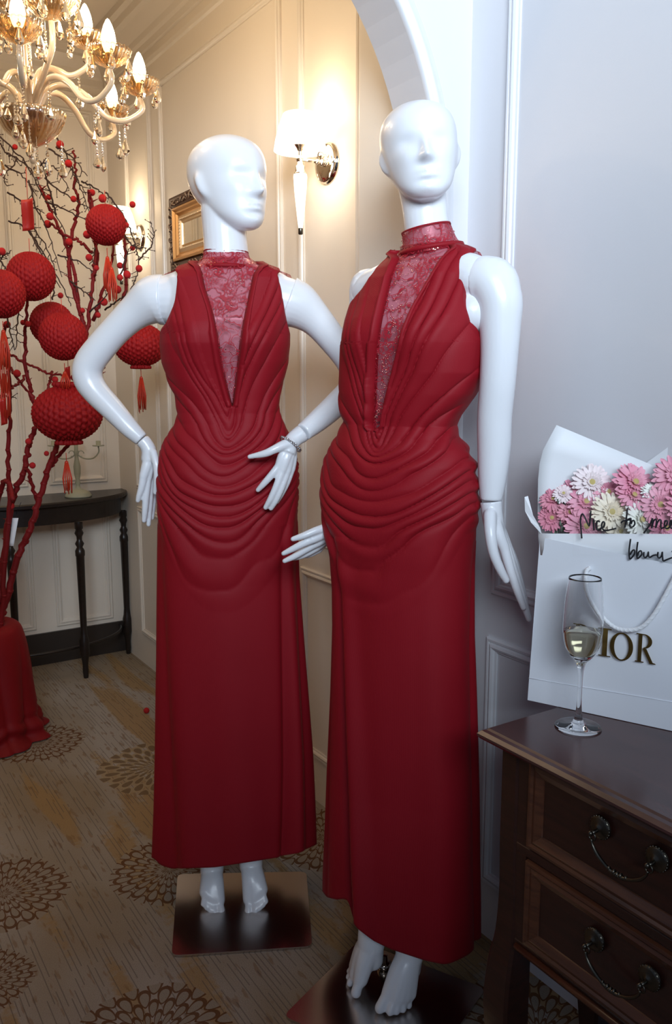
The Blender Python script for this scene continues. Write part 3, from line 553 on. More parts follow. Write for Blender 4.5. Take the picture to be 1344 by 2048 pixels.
def chain(name, label, c, e1, e2, r, parent=None):
    mb = MB(); n = 26
    for k in range(n*2):
        a = 2*PI*k/(2*n); b = a+2*PI/(2*n)*1.35; P0 = c+r*(math.cos(a)*e1+math.sin(a)*e2); P1 = c+r*(math.cos(b)*e1+math.sin(b)*e2); m = (P0+P1)/2; t_ = (P1-P0)/2*1.1; nrm = (m-c)/np.linalg.norm(m-c); s = np.cross(t_, nrm); s = s/np.linalg.norm(s); sd = (nrm*.6+s*.8) if k % 2 else (nrm*.6-s*.8)
        q = [m+t_*math.cos(x)+sd*.0026*math.sin(x) for x in np.linspace(0, 2*PI, 9)[:-1]]; tube(mb, q, .0008, 5, 0, False, True)
    return put(name, mb, M_SILVER, None, label=label, cat='bracelet')
c = L.at(585, 883, .113); ax = L.at(575, 905, .122)-L.at(604, 866, .1015); ax /= np.linalg.norm(ax); tilt = ax*.94+RT*-.1-ZZ*.2; tilt /= np.linalg.norm(tilt); e1 = np.cross(tilt, FH); e1 /= np.linalg.norm(e1); e2 = np.cross(tilt, e1)
chain('bracelet', 'twisted silver chain bracelet on the left mannequin wrist', L.at(581, 888, .117), e1, e2, .0262)
# ---- right mannequin ------------------------------------------------------------------------------------------------
R = Fig((1.02, 1.33), math.radians(36), [(440, 806, 893, .040), (485, 808, 908, .043), (500, 804, 925, .046), (510, 790, 945, .052), (522, 774, 950, .060), (540, 752, 950, .072), (560, 737, 952, .082), (600, 724, 956, .092), (640, 712, 962, .098), (690, 701, 964, .100), (746, 694, 958, .096), (787, 688, 938, .088),
    (827, 688, 913, .078), (848, 692, 905, .074), (872, 682, 911, .078), (892, 670, 926, .084), (924, 657, 939, .092), (965, 650, 945, .100), (1006, 648, 946, .103), (1046, 652, 940, .104), (1079, 656, 938, .103), (1119, 662, 936, .102), (1180, 666, 935, .102), (1257, 666, 935, .103), (1400, 662, 940, .108), (1562, 655, 945, .114), (1673, 651, 948, .124), (1777, 647, 951, .130), (1900, 646, 953, .135)])
R.bust, R.zb = .020, R.z(672)
R.zcrotch, R.ztop, R.zarm = R.z(1180), R.z(470), R.z(688)
R.py = lambda z: float(np.interp(-z, [-R.z(y) for y in range(420, 2060, 4)], list(range(420, 2060, 4))))
R.ystrap, R.ycollar, R.vapex = 500, 506, 858
R.vl = np.array([(806, 500), (805, 509), (783, 564), (763, 651), (755, 706), (750, 754), (743, 835), (739, 858)]); R.vr = np.array([(906, 490), (902, 500), (880.5, 531), (848, 584), (824, 625), (803.5, 673), (790, 722), (777, 766), (766, 807), (757, 858)])
R.armL = np.array([(799, 508), (775, 527), (748, 564), (715, 612), (695, 657), (690, 688)]); R.armR = np.array([(944, 500), (939, 507), (929, 523), (921, 572), (925, 616), (941, 661), (958, 685)])
z = R.z
R.fam = [(0, .55, z(500), z(858), .95), (.10, .68, z(500), z(880), 1.0), (.2, .84, z(505), z(890), 1.12), (.30, 1.0, z(560), z(898), 1.25), (.38, 1.0, z(720), z(908), 1.35), (.5, 1.0, z(830), z(928), 1.45), (.62, 1.0, z(880), z(965), 1.6), (.8, 1.0, z(950), z(1040), 1.8), (.92, 1, z(995), z(1105), 1.9), (1, 1, z(1040), z(1220), 2.)]
R.phase = ([0, .30, .42, .55, .9, 1], [0, 2.9, 4.3, 6.3, 12.0, 13.4]); R.amp = ([0, .03, .12, .3, .5, .85, .96, 1], [.003, .006, .009, .008, .009, .009, .006, 0])
R.zhip, R.seam, R.blendV = z(950), 0., True
R.creases = [(-38, -8, 8, .034), (104, 98, 9, .012), (34, 40, 16, .004), (-62, -45, 12, .010), (140, 140, 14, .02), (-140, -140, 14, .02)]
R.hem = np.array([(630, 1780), (646, 1782), (655, 1794), (675, 1799), (697, 1795), (701, 1812), (707, 1838), (716, 1857), (746, 1881), (783, 1898), (850, 1920), (893, 1929), (917, 1925), (940, 1909), (951, 1890), (970, 1870)]); R.hemback = .12
mR = thing('mannequin', 'white female mannequin with both arms down, standing nearer beside the chest', 'mannequin', R.P)
hb = lambda mb: head_geo(mb, R.at(850, 412), math.radians(0), math.radians(7), .93, 0., .90)
mb = torso_body(R, ([R.at(862, 520), R.at(858, 480), R.at(852, 440), R.at(848, 405), R.at(842, 370)], [.050, .044, .0425, .043, .044]),
    [([R.at(900, 548, .04), R.at(930, 548, .075), R.at(950, 556, .09)], [.036, .039, .040]), ([R.at(915, 610, .06), R.at(945, 625, .088)], [.05, .040]), ([R.at(775, 575, -.06), R.at(745, 585, -.095)], [.048, .044]),
     ([R.W(-.045, 0, .84), R.W(-.045, .0, .5), R.W(-.040, .02, .28)], [.060, .050, .040]), ([R.W(.055, .0, .84), R.W(.045, .0, .5), R.W(.022, .03, .27)], [.060, .050, .040])], hb)
pl = lambda x, y, h: atZ(x, y, .006+h)
foot(mb, atZ(742, 1888, .105), R.W(-.040, .02, .28), [pl(712, 1985, .013), pl(700, 1966, .011), pl(698, 1954, .010), pl(699, 1943, .0095), pl(703, 1933, .009)], [.0125, .009, .0082, .0078, .0072], .014)
foot(mb, atZ(819, 1910, .100), R.W(.022, .03, .27), [pl(760, 2016, .012), pl(780, 2024, .011), pl(793, 2023, .010), pl(806, 2019, .0095), pl(818, 2012, .009)], [.0125, .009, .0082, .0078, .0072], .014)
put('body', remesh(mb, .0030, 5), M_WHITE, mR)
mb = MB(); cut_tube(mb, [R.at(955, 560, .092), R.at(980, 562, .106), R.at(999, 600, .115), R.at(1000, 650, .116), R.at(999, 700, .115), R.at(995, 765, .11), R.at(989, 835, .10), R.at(988, 896, .095), R.at(985, 957, .095), R.at(982, 1001, .098)], [.0400, .0420, .0410, .0375, .0345, .0330, .0322, .0310, .0268, .0208])
capsule(mb, [R.at(972, 558, .10), R.at(990, 566, .108), R.at(998, 600, .112)], [.0415, .0425, .041], 28)
put('arm', remesh(mb, .0028, 4), M_WHITE, mR)
mb = MB(); cut_tube(mb, [R.at(982, 1003.5, .098), R.at(984, 1024, .10), R.at(987, 1045, .10), R.at(990, 1062, .10)], [.0206, .020, .0195, .0185], 24)
finger_set(mb, R, [([(988, 1045, .11), (998, 1072, .116), (1008, 1095, .117)], [.0145, .0125, .0105]), ([(990, 1045, .10), (1000, 1070, .10), (1011, 1094, .098)], [.0145, .013, .0108]), ([(991, 1045, .09), (1003, 1068, .085), (1013, 1090, .080)], [.013, .012, .0105]), ([(990, 1045, .08), (1002, 1064, .070), (1012, 1084, .064)], [.012, .011, .0095]),
    ([(1008, 1095, .117), (1019, 1135, .119), (1034, 1180, .114), (1047, 1215, .105)], [.0100, .0092, .0080, .0060]), ([(1011, 1094, .098), (1026, 1140, .10), (1042, 1190, .094), (1058, 1238, .084)], [.0105, .0098, .0086, .0062]), ([(1013, 1090, .080), (1029, 1132, .078), (1043, 1178, .07), (1054, 1222, .062)], [.0100, .0092, .0080, .006]), ([(1012, 1084, .064), (1027, 1118, .058), (1038, 1150, .052), (1046, 1180, .048)], [.0092, .0082, .0070, .0055]),
    ([(980, 1030, .118), (981, 1065, .135), (987, 1105, .142), (1000, 1138, .140), (1012, 1160, .135)], [.0125, .0115, .0098, .0088, .0070])])
put('hand', remesh(mb, .0022, 3), M_WHITE, mR)
mb = MB(); cut_tube(mb, [R.at(741, 588, -.10), R.at(738, 620, -.12), R.at(742, 680, -.15), R.at(746, 760, -.175), R.at(742, 830, -.175), R.at(722, 900, -.14), R.at(698, 980, -.10), R.at(675, 1040, -.07)], [.042, .041, .037, .034, .034, .030, .026, .019])
capsule(mb, [R.at(738, 578, -.105), R.at(738, 620, -.12)], [.041, .041], 24)
put('arm', remesh(mb, .0028, 4), M_WHITE, mR)
mb = MB(); cut_tube(mb, [R.at(674, 1042, -.069), R.at(666, 1056, -.06), R.at(656, 1066, -.055), R.at(648, 1072, -.05)], [.0188, .018, .0175, .017], 24)
finger_set(mb, R, [([(656, 1064, -.05), (640, 1071, -.045), (625, 1079, -.04)], [.0125, .0112, .0095]), ([(656, 1068, -.055), (642, 1080, -.055), (628, 1089, -.055)], [.0125, .0112, .0095]), ([(656, 1072, -.062), (644, 1085, -.065), (632, 1096, -.068)], [.0115, .0105, .009]), ([(656, 1074, -.07), (645, 1088, -.076), (636, 1100, -.08)], [.011, .0098, .0085]),
    ([(625, 1079, -.04), (605, 1088, -.038), (585, 1098, -.038), (567, 1107, -.04)], [.0090, .0080, .0070, .0052]), ([(628, 1089, -.055), (608, 1101, -.055), (588, 1113, -.055), (569, 1122, -.055)], [.0090, .0080, .0070, .0052]), ([(632, 1096, -.068), (615, 1106, -.07), (600, 1113, -.072), (587, 1117, -.072)], [.0086, .0078, .0068, .005]), ([(636, 1100, -.08), (624, 1107, -.084), (614, 1111, -.086), (605, 1112, -.088)], [.008, .007, .006, .005]),
    ([(650, 1056, -.045), (630, 1062, -.035), (608, 1071, -.03), (586, 1078, -.03)], [.0100, .0085, .0075, .0055])])
put('hand', remesh(mb, .0022, 3), M_WHITE, mR)
c4 = [atZ(566, 2037), atZ(717, 1886), atZ(972, 1982)]; c4 = [c4[0], c4[1], c4[2], c4[0]+c4[2]-c4[1]]
base_plate('', 'square mirror-polished steel base plate', c4[::-1], mR)
P0 = atZ(768, 1935, .006); mb = MB(); lathe(mb, [(0.001, .001), (.014, .001), (.016, .004), (.016, .012), (.012, .016), (.009, .016), (.008, .03), (.001, .03)], P0, 20); put('leg_socket', mb, M_CHROME, mR, label='small round steel fitting')
gR = gown(R, 'evening_gown', 'red halter evening gown with slanting slit hem, on the nearer mannequin'); collar(R, gR, ((804, 466), (899, 446)), ((807, 513), (921, 497))); sequins_on(R, gR, 330, (.5, .25))

# ================================================================== chest of drawers
def chest():
    X0, X1, Y0, Y1, ZT = .955, 1.225, .425, .968, .70
    t = thing('chest_of_drawers', 'dark mahogany chest with two drawers below the white gift bag', 'chest', ((X0+X1)/2, (Y0+Y1)/2, 0))
    # top with a moulded edge
    pr = [(-.030, -.018), (-.034, -.013), (-.034, -.009), (-.028, -.004), (-.021, -.003), (-.018, 0)]; mb = MB(); c = [(X0, Y0), (X1+.02, Y0), (X1+.02, Y1), (X0, Y1)]; sg = [(-1, -1), (0, -1), (0, 1), (-1, 1)]
    P = np.zeros((len(pr), 4, 3))
    for i, (d, z) in enumerate(pr):
        for j in range(4): P[i, j] = (c[j][0]-sg[j][0]*d*1. if sg[j][0] else c[j][0], c[j][1]-sg[j][1]*d*.72, ZT+z)
    grid(mb, P, False, True); n = len(pr); mb.f.append(tuple((n-1)*4+j for j in range(4))); mb.f.append(tuple(reversed(range(4)))); put('top', mb, M_WOODTOP, t, False)
    mb = MB(); box(mb, (X0+.012, Y0+.01, .315), (X1, Y1-.01, ZT-.016)); put('body', mb, M_WOOD, t, False)
    # cabriole legs
    def leg(yo, sy, back=False):
        zz = np.array([.684, .60, .50, .41, .33, .27, .20, .13, .07, .02, .0]); o = np.array([0, 0, 0, -.001, .002, .010, .014, .010, .004, .001, .006]); wd = np.array([.041, .041, .042, .044, .048, .056, .060, .056, .048, .042, .044])
        q = crom(np.stack([zz, o, wd], 1), 4); P = np.zeros((len(q), 8, 3))
        for i, (z, oo, w_) in enumerate(q):
            x0 = (X1+oo) if back else (X0-oo-.002); yy = yo+sy*oo; xs = -1 if back else 1; b = .005
            ring = [(b, 0), (w_-b, 0), (w_, b), (w_, w_-b), (w_-b, w_), (b, w_), (0, w_-b), (0, b)]
            for j, (a, d) in enumerate(ring): P[i, j] = (x0+xs*a, yy-sy*d, z)
        mb = MB(); grid(mb, P, False, True); mb.f.append(tuple(range(8))); mb.f.append(tuple((len(q)-1)*8+j for j in range(8))); return fixn(mb.mesh('leg'))
    for yo, sy in ((Y1, 1), (Y0, -1)):
        for bk in (False, True): put('leg', leg(yo, sy, bk), M_WOOD, t, False)
    # rails: between, above and below the drawers, and stiles
    for a, b in ((.677, .686), (.499, .517), (.318, .342)): put('rail', box(MB(), (X0, Y0+.04, a), (X0+.02, Y1-.04, b), .002), M_WOOD, t, False)
    mb = MB(); tube(mb, [(X0-.002, Y0+.05, .331), (X0-.002, Y1-.05, .331)], .006, 8); put('bottom_bead', mb, M_WOODL, t)
    for y0 in (Y1-.063, Y0+.041): put('stile', box(MB(), (X0+.001, y0, .342), (X0+.02, y0+.022, .677)), M_WOOD, t, False)
    for (z0, z1) in ((.520, .675), (.345, .497)):
        a, b = Y0+.066, Y1-.066; d = put('drawer', box(MB(), (X0+.004, a, z0), (X0+.03, b, z1), .001), M_WOOD, t, False)
        pr = [(0, .000), (.001, .007), (.006, .008), (.010, .005), (.016, .007), (.022, .004), (.028, .001), (.030, -.004)]; P = np.zeros((len(pr), 4, 3))
        for i, (k, h) in enumerate(pr): P[i] = [(X0+.003-h, a+k, z0+k), (X0+.003-h, b-k, z0+k), (X0+.003-h, b-k, z1-k), (X0+.003-h, a+k, z1-k)]
        put('drawer_moulding', grid(MB(), P, False, True), M_WOODL, d, False)
        yc = .5*(a+b)+.012; zc = z1-.052 if z0 > .4 else z0+.095; mb = MB()
        for s in (-1, 1):                                             # rosettes with posts
            k0 = len(mb.v); lathe(mb, [(.0005, .009), (.004, .009), (.006, .006), (.009, .0065), (.013, .004), (.0165, .0045), (.018, .002), (.0185, 0)], (0, 0, 0), 36); orient(mb, k0, [(0, 1, 0), (0, 0, 1), (-1, 0, 0)], (X0-.0005, yc+s*.049, zc))
            for q in range(22): an = 2*PI*q/22; ball(mb, (X0-.003, yc+s*.049+.0172*math.cos(an), zc+.0172*math.sin(an)), .0016, 6, 4)
            tube(mb, [(X0, yc+s*.049, zc-.003), (X0-.022, yc+s*.049, zc-.003)], .0028, 8); ball(mb, (X0-.023, yc+s*.049, zc-.003), .0042, 10, 7)
            q = [(X0-.019, yc+s*.049+.006*math.cos(x), zc-.009+.006*math.sin(x)) for x in np.linspace(0, 2*PI, 12, endpoint=False)]; tube(mb, q, .0014, 6, 0, False, True)
        q = [(X0-.021, yc+s_*.049, zc-.012-dz) for s_, dz in ((1, 0), (.93, .009), (.72, .020), (.42, .028), (.16, .032), (-.16, .032), (-.42, .028), (-.72, .020), (-.93, .009), (-1, 0))]
        tube(mb, q, [.0018, .0024, .0032, .0026, .0034, .0034, .0026, .0032, .0024, .0018], 8, 4)
        for s_ in (-.3, -.12, 0, .12, .3): ball(mb, (X0-.021, yc+s_*.049, zc-.0435+abs(s_)*.008), .0046 if abs(s_) < .2 else .0036, 10, 7, (1, .6, 1))
        put('handle', mb, M_BRONZE, d, label='antique bronze swan handle with round rosettes')
    return t
M_WOODTOP = wood('polished_mahogany_top', (.085, .034, .032), (.05, .022, .022), .22)
chest()
ZT = .70
# ================================================================== gift bag
A0, B0 = atZ(1055, 1400, ZT+.001), atZ(1344, 1462, ZT+.001); ex = (B0-A0)/np.linalg.norm(B0-A0); ex[2] = 0; ex /= np.linalg.norm(ex); en = np.array([ex[1], -ex[0], 0]);
if en@FH > 0: en = -en                                               # en faces the camera
BW, BH, BD = .335, .30, .085
bag = thing('gift_bag', 'large white paper gift bag with gold letters, holding a gerbera bouquet', 'bag', A0+ex*BW/2-en*BD/2)
def bp(s, h, n=0.): return A0+ex*s-en*n+ZZ*h                          # along the front, up, backwards
def onfront(px, py, lift=0.):                                         # where the line of sight meets the bag's front face
    v = ray(px, py); k = ((A0+en*lift-CP)@en)/(v@en); return CP+v*k
hL = onfront(1080, 1075)[2]-ZT; hR = onfront(1344, 1128)[2]-ZT; wL = (onfront(1080, 1075)-A0)@ex
def btop(s): return hL+(hR-hL)*s/((onfront(1344, 1128)-A0)@ex)
mb = MB(); n = 24; ss = np.linspace(0, BW, n); tl = np.linspace(0, 1, 16); P = np.zeros((n, 16, 3))
for i, s in enumerate(ss):
    for j, t_ in enumerate(tl):
        s2 = s+(wL if s < .1 else 0)*t_*(1-s/.1 if s < .1 else 0); bow = .006*math.sin(PI*s/BW)*t_**2+.003*math.sin(9*t_+s*20)*t_*(1-t_); P[i, j] = bp(s2, btop(s)*t_, -bow)
grid(mb, P); put('front_panel', mb, M_PAPER, bag)
mb = MB(); mb.add([bp(0, 0, BD), bp(BW, 0, BD), bp(BW, btop(BW), BD), bp(wL, btop(0), BD)], [(0, 1, 2, 3)]); put('back_panel', mb, M_PAPER, bag, False)
for s0, w_ in ((0, wL), (BW, 0)):
    mb = MB(); g = .018 if s0 == 0 else -.018; mb.add([bp(s0, 0, 0), bp(s0, 0, BD/2), bp(s0, 0, BD), bp(s0+w_, btop(s0), BD), bp(s0+w_+g, btop(s0), BD/2), bp(s0+w_, btop(s0), 0)], [(0, 1, 4, 5), (1, 2, 3, 4)]); put('side_gusset', mb, M_PAPER, bag, False)
mb = MB(); box(mb, (0, 0, 0), (BW, BD, .002)); mb.v[-1] = mb.v[-1]@np.array([ex, -en, ZZ])+A0; put('bag_bottom', mb, M_PAPER, bag, False)
mb = MB(); pth = [onfront(1057+(1344-1057)*k, 1356+(1404-1356)*k, .0008) for k in np.linspace(0, 1, 8)]+[]; tube(mb, pth, .0006, 5); put('fold_crease', mb, M_PAPER, bag)
# rope handle
hp = [(1180, 1136), (1173, 1143), (1171, 1165), (1177, 1192), (1195, 1222), (1222, 1250), (1248, 1260), (1280, 1256), (1306, 1232), (1330, 1192), (1352, 1150), (1362, 1132)]
mb = MB(); q = crom([onfront(x, y, .008+.012*math.sin(PI*i/11)) for i, (x, y) in enumerate(hp)], 12); tube(mb, q, .0036, 10)
for k in range(2):
    a = np.arange(len(q))*.9+k*PI; T = np.gradient(q, axis=0); T /= np.linalg.norm(T, axis=1)[:, None]; n1 = np.cross(T, ZZ+.01); n1 /= np.linalg.norm(n1, axis=1)[:, None]; n2 = np.cross(T, n1); tube(mb, q+(np.cos(a)[:, None]*n1+np.sin(a)[:, None]*n2)*.002, .0022, 6)
put('rope_handle', mb, M_PAPER2, bag, label='thick white cord handle')
# gold letters: strokes are polygons in a unit cell (x right, y up), printed flat on the front
def thick(poly_list, name, place, m, parent, th=.0006, **k):
    mb = MB()
    for poly in poly_list:
        n = len(poly); f = [place(x, y, th) for x, y in poly]; b = [place(x, y, 0) for x, y in poly]; base = mb.n
        mb.add(f+b, [tuple(range(n))]+[(i, (i+1) % n, n+(i+1) % n, n+i) for i in range(n)])
    return put(name, mb, m, parent, False, **k)
def strip(outer, inner): return [[outer[i], outer[i+1], inner[i+1], inner[i]] for i in range(len(outer)-1)]
def ell(cx, cy, rx, ry, a0, a1, n=28): return [(cx+rx*math.cos(a), cy+ry*math.sin(a)) for a in np.linspace(a0, a1, n)]
LET = {'I': [[(.0, 0), (.5, 0), (.5, .035), (.0, .035)], [(.0, .965), (.5, .965), (.5, 1), (.0, 1)], [(.15, .03), (.35, .03), (.35, .97), (.15, .97)]],
       'O': strip(ell(.5, .5, .52, .515, 0, 2*PI, 49), ell(.5, .5, .33, .47, 0, 2*PI, 49)),
       'D': [[(0, 0), (.4, 0), (.4, .035), (0, .035)], [(0, .965), (.4, .965), (.4, 1), (0, 1)], [(.12, .03), (.3, .03), (.3, .97), (.12, .97)]]+strip(ell(.36, .5, .6, .5, -PI/2, PI/2, 30), ell(.36, .5, .40, .46, -PI/2, PI/2, 30)),
       'R': [[(0, 0), (.42, 0), (.42, .035), (0, .035)], [(0, .965), (.42, .965), (.42, 1), (0, 1)], [(.12, .03), (.3, .03), (.3, .97), (.12, .97)]]+strip(ell(.38, .75, .40, .25, -PI/2, PI/2, 24), ell(.38, .75, .21, .215, -PI/2, PI/2, 24))+[[(.34, .5), (.52, .5), (.86, .05), (.98, .035), (1.02, 0), (.72, 0)]]}
def letters():
    # baseline and cap line read from the photograph on the front face
    for ch, xl, xr, yb, yt in (('D', 1146, 1192, 1300, 1243), ('I', 1199, 1223, 1308, 1252), ('O', 1222, 1266, 1314, 1260), ('R', 1272, 1313, 1320, 1263)):
        P00, P10, P01 = onfront(xl, yb), onfront(xr, yb+(xr-xl)*.19), onfront(xl, yt); U_, V_ = P10-P00, P01-P00; U_[2] = 0; V_ = ZZ*np.linalg.norm(V_); bow = en*.0075
        thick(LET[ch], 'gold_letter', lambda x, y, t_: P00+U_*x*(2 if ch == 'I' else 1)+V_*y+bow+en*t_, M_GOLD, bag, label='gold foil letter '+ch)
letters()
# ---- bouquet inside the bag
bq = thing('bouquet', 'bouquet of pink and cream gerberas in white paper standing in the gift bag', 'bouquet', A0+ex*.16-en*.045+ZZ*.01)
def onplane(px, py, n): v = ray(px, py); k = ((A0-en*n-CP)@en)/(v@en); return CP+v*k
def sheet(name, outline, n0, bow, m=None, label=None):
    """paper sheet from a left/right outline (list of rows: left px, right px), standing at distance n0 behind the bag front"""
    P = np.zeros((len(outline), 14, 3))
    for i, (a, b) in enumerate(outline):
        for j, k in enumerate(np.linspace(0, 1, 14)):
            x = a[0]+(b[0]-a[0])*k; y = a[1]+(b[1]-a[1])*k; P[i, j] = onplane(x, y, n0-bow*math.sin(PI*k)*0+bow*(abs(2*k-1)**2)*-1.)
    o = put(name, grid(MB(), P), m or M_PAPER2, bq, label=label); s = o.modifiers.new('t', 'SOLIDIFY'); s.thickness = .0006; return o
sheet('wrapping_paper', [((1078, 1100), (1400, 1150)), ((1075, 1040), (1400, 1080)), ((1076, 960), (1400, 1030)), ((1079, 928), (1400, 1010)), ((1086, 900), (1400, 990)), ((1113, 850), (1400, 970))], .078, .03, label='white paper sheet with a pointed corner')
sheet('wrapping_paper', [((1262, 1050), (1480, 1050)), ((1266, 945), (1480, 790))], .100, .01, label='white paper sheet overlapping behind')
sheet('wrapping_paper', [((1081, 1110), (1400, 1150)), ((1080, 1090), (1400, 1100)), ((1079, 1067), (1400, 1068))], .000, .0, label='white paper band across the front')
mb = MB(); P = np.zeros((2, 4, 3)); tip = onplane(1049, 994, .03); b0 = onplane(1080, 1055, .03); b1 = onplane(1083, 1068, .03)
put('wrapping_paper', MB().add([tip, onplane(1056, 992, .035), onplane(1066, 1030, .03), b0, b1, onplane(1062, 1045, .028), onplane(1050, 1022, .03)], [(0, 1, 2, 6), (2, 3, 4, 5, 6)]), M_PAPER2, bq, False, label='small twisted paper end')
def petalmat(n, a, b):
    m = mat(n, a, .55, 0, .3); t = NT(m); t.l.new(t.mix(t.ramp(t.noise(30, 2), .3, .7), a, b), t.b.inputs['Base Color']); return m
PK = {'pink': petalmat('pink_petals', (.80, .30, .42), (.88, .46, .56)), 'rose': petalmat('rose_petals', (.70, .22, .32), (.80, .36, .44)), 'blush': petalmat('blush_petals', (.90, .74, .76), (.92, .82, .82)), 'cream': petalmat('cream_petals', (.88, .76, .56), (.92, .84, .70)), 'white': petalmat('white_petals', (.90, .90, .82), (.93, .93, .88))}
M_EYE = {'y': mat('yellow_green_disc', (.52, .42, .16), .9), 'd': mat('dark_disc', (.03, .02, .015), .9)}; M_LEAF = mat('grey_green_leaf', (.16, .20, .16), .6)
def gerbera(px, py, rad, col, nd, tilt=(0, 0), eye='y', seed=0, label=None):
    rs = np.random.RandomState(seed); nd = nd+(.014 if py > 1035 else .006); C = onplane(px, py, nd); R_ = 1.12*rad/1680.*((C-CP)@FH)*1.0/1.0
    n = -FW*1.0+RT*tilt[0]+UP*tilt[1]; n /= np.linalg.norm(n); a = np.cross(ZZ, n); a /= np.linalg.norm(a); b = np.cross(n, a); mb = MB()
    for ring, (cnt, L0, wd, lift, z0) in enumerate(((22, 1.0, .115, .10, 0), (20, .93, .11, .26, .03), (26, .55, .055, .55, .06), (30, .36, .035, .8, .08))):
        for k in range(cnt):
            an = 2*PI*(k+rs.uniform(-.25, .25))/cnt+ring*.1; L_ = R_*L0*rs.uniform(.88, 1.04); lf = lift+rs.uniform(-.08, .08); d = math.cos(an)*a+math.sin(an)*b; s = -math.sin(an)*a+math.cos(an)*b; W_ = R_*wd; tw = rs.uniform(-.3, .3)
            prof = [(.12, .35), (.4, .85), (.7, 1.), (.9, .75), (1., .2)]; V_ = []
            for (r, w_) in prof:
                c = C+d*L_*r*math.cos(lf*.9)+n*(L_*(math.sin(lf)*r*1.1-.22*r*r*(1 if ring < 2 else .3))+R_*z0)
                V_ += [c-s*W_*w_+n*W_*(.25+tw*w_), c-n*W_*.12*w_, c+s*W_*w_+n*W_*(.25-tw*w_)]
            mb.add(V_, [(3*i+j, 3*i+j+1, 3*i+j+4, 3*i+j+3) for i in range(4) for j in (0, 1)])
    o = put('gerbera', mb, PK[col], bq, label=label or col+' gerbera head'); mb = MB()
    for k in range(70):
        r = R_*.24*math.sqrt((k+.5)/70); an = k*2.39996; ball(mb, C+(math.cos(an)*a+math.sin(an)*b)*r+n*(R_*.16+R_*.05*(1-(r/(R_*.24))**2)), R_*.022, 5, 4)
    ball(mb, C+n*R_*.09, R_*.2, 12, 8); put('flower_centre', mb, M_EYE[eye], o)
    mb = MB(); q = C-n*R_*.1; base = A0+ex*(.06+.2*np.clip((q-A0)@ex/BW, 0, 1))-en*.045+ZZ*.03; tube(mb, [q, q*.6+base*.4-n*.0, base], .003, 6, 3); put('stem', mb, M_LEAF, o)
    return o
for i, g in enumerate([(1183, 966, 38, 'blush', .045, (-.1, .25)), (1268, 966, 40, 'pink', .045, (.15, .35)), (1352, 950, 42, 'pink', .045, (-.3, .1)), (1222, 1024, 38, 'cream', .022, (.0, .1), 'y'), (1172, 1006, 36, 'pink', .035, (-.1, .5)), (1104, 1036, 27, 'rose', .022, (-.3, .15)), (1107, 1000, 27, 'rose', .035, (-.4, .7)), (1127, 988, 20, 'blush', .03, (-.2, .5)),
    (1170, 1052, 40, 'pink', .018, (.05, .05)), (1266, 992, 34, 'pink', .035, (.2, .5)), (1322, 1010, 40, 'pink', .030, (-.4, .1)), (1280, 1040, 38, 'white', .020, (.4, .2)), (1240, 1060, 30, 'cream', .022, (.0, -.3)), (1330, 1055, 36, 'pink', .022, (.2, -.1)), (1305, 985, 22, 'white', .04, (.2, .6)), (1140, 1025, 26, 'rose', .03, (-.2, .2)), (1370, 1015, 40, 'pink', .03, (.2, .1)), (1215, 985, 34, 'pink', .055, (0, .3)), (1250, 1012, 30, 'rose', .05, (.1, .2)), (1150, 985, 30, 'pink', .055, (-.1, .4)), (1200, 1052, 34, 'blush', .04, (.1, 0)), (1305, 1035, 34, 'rose', .045, (0, .1))]):
    gerbera(*g[:6], eye='y', seed=i)
mb = MB()
for (x, y, s) in ((1118, 1000, 8), (1125, 1058, 7), (1300, 1058, 9), (1122, 1046, 6), (1308, 1000, 7)):
    c = onplane(x, y, .03); r = s/1500.; ball(mb, c, r, 8, 6, (1, .5, 1.4))
put('foliage', mb, M_LEAF, bq, kind='stuff')
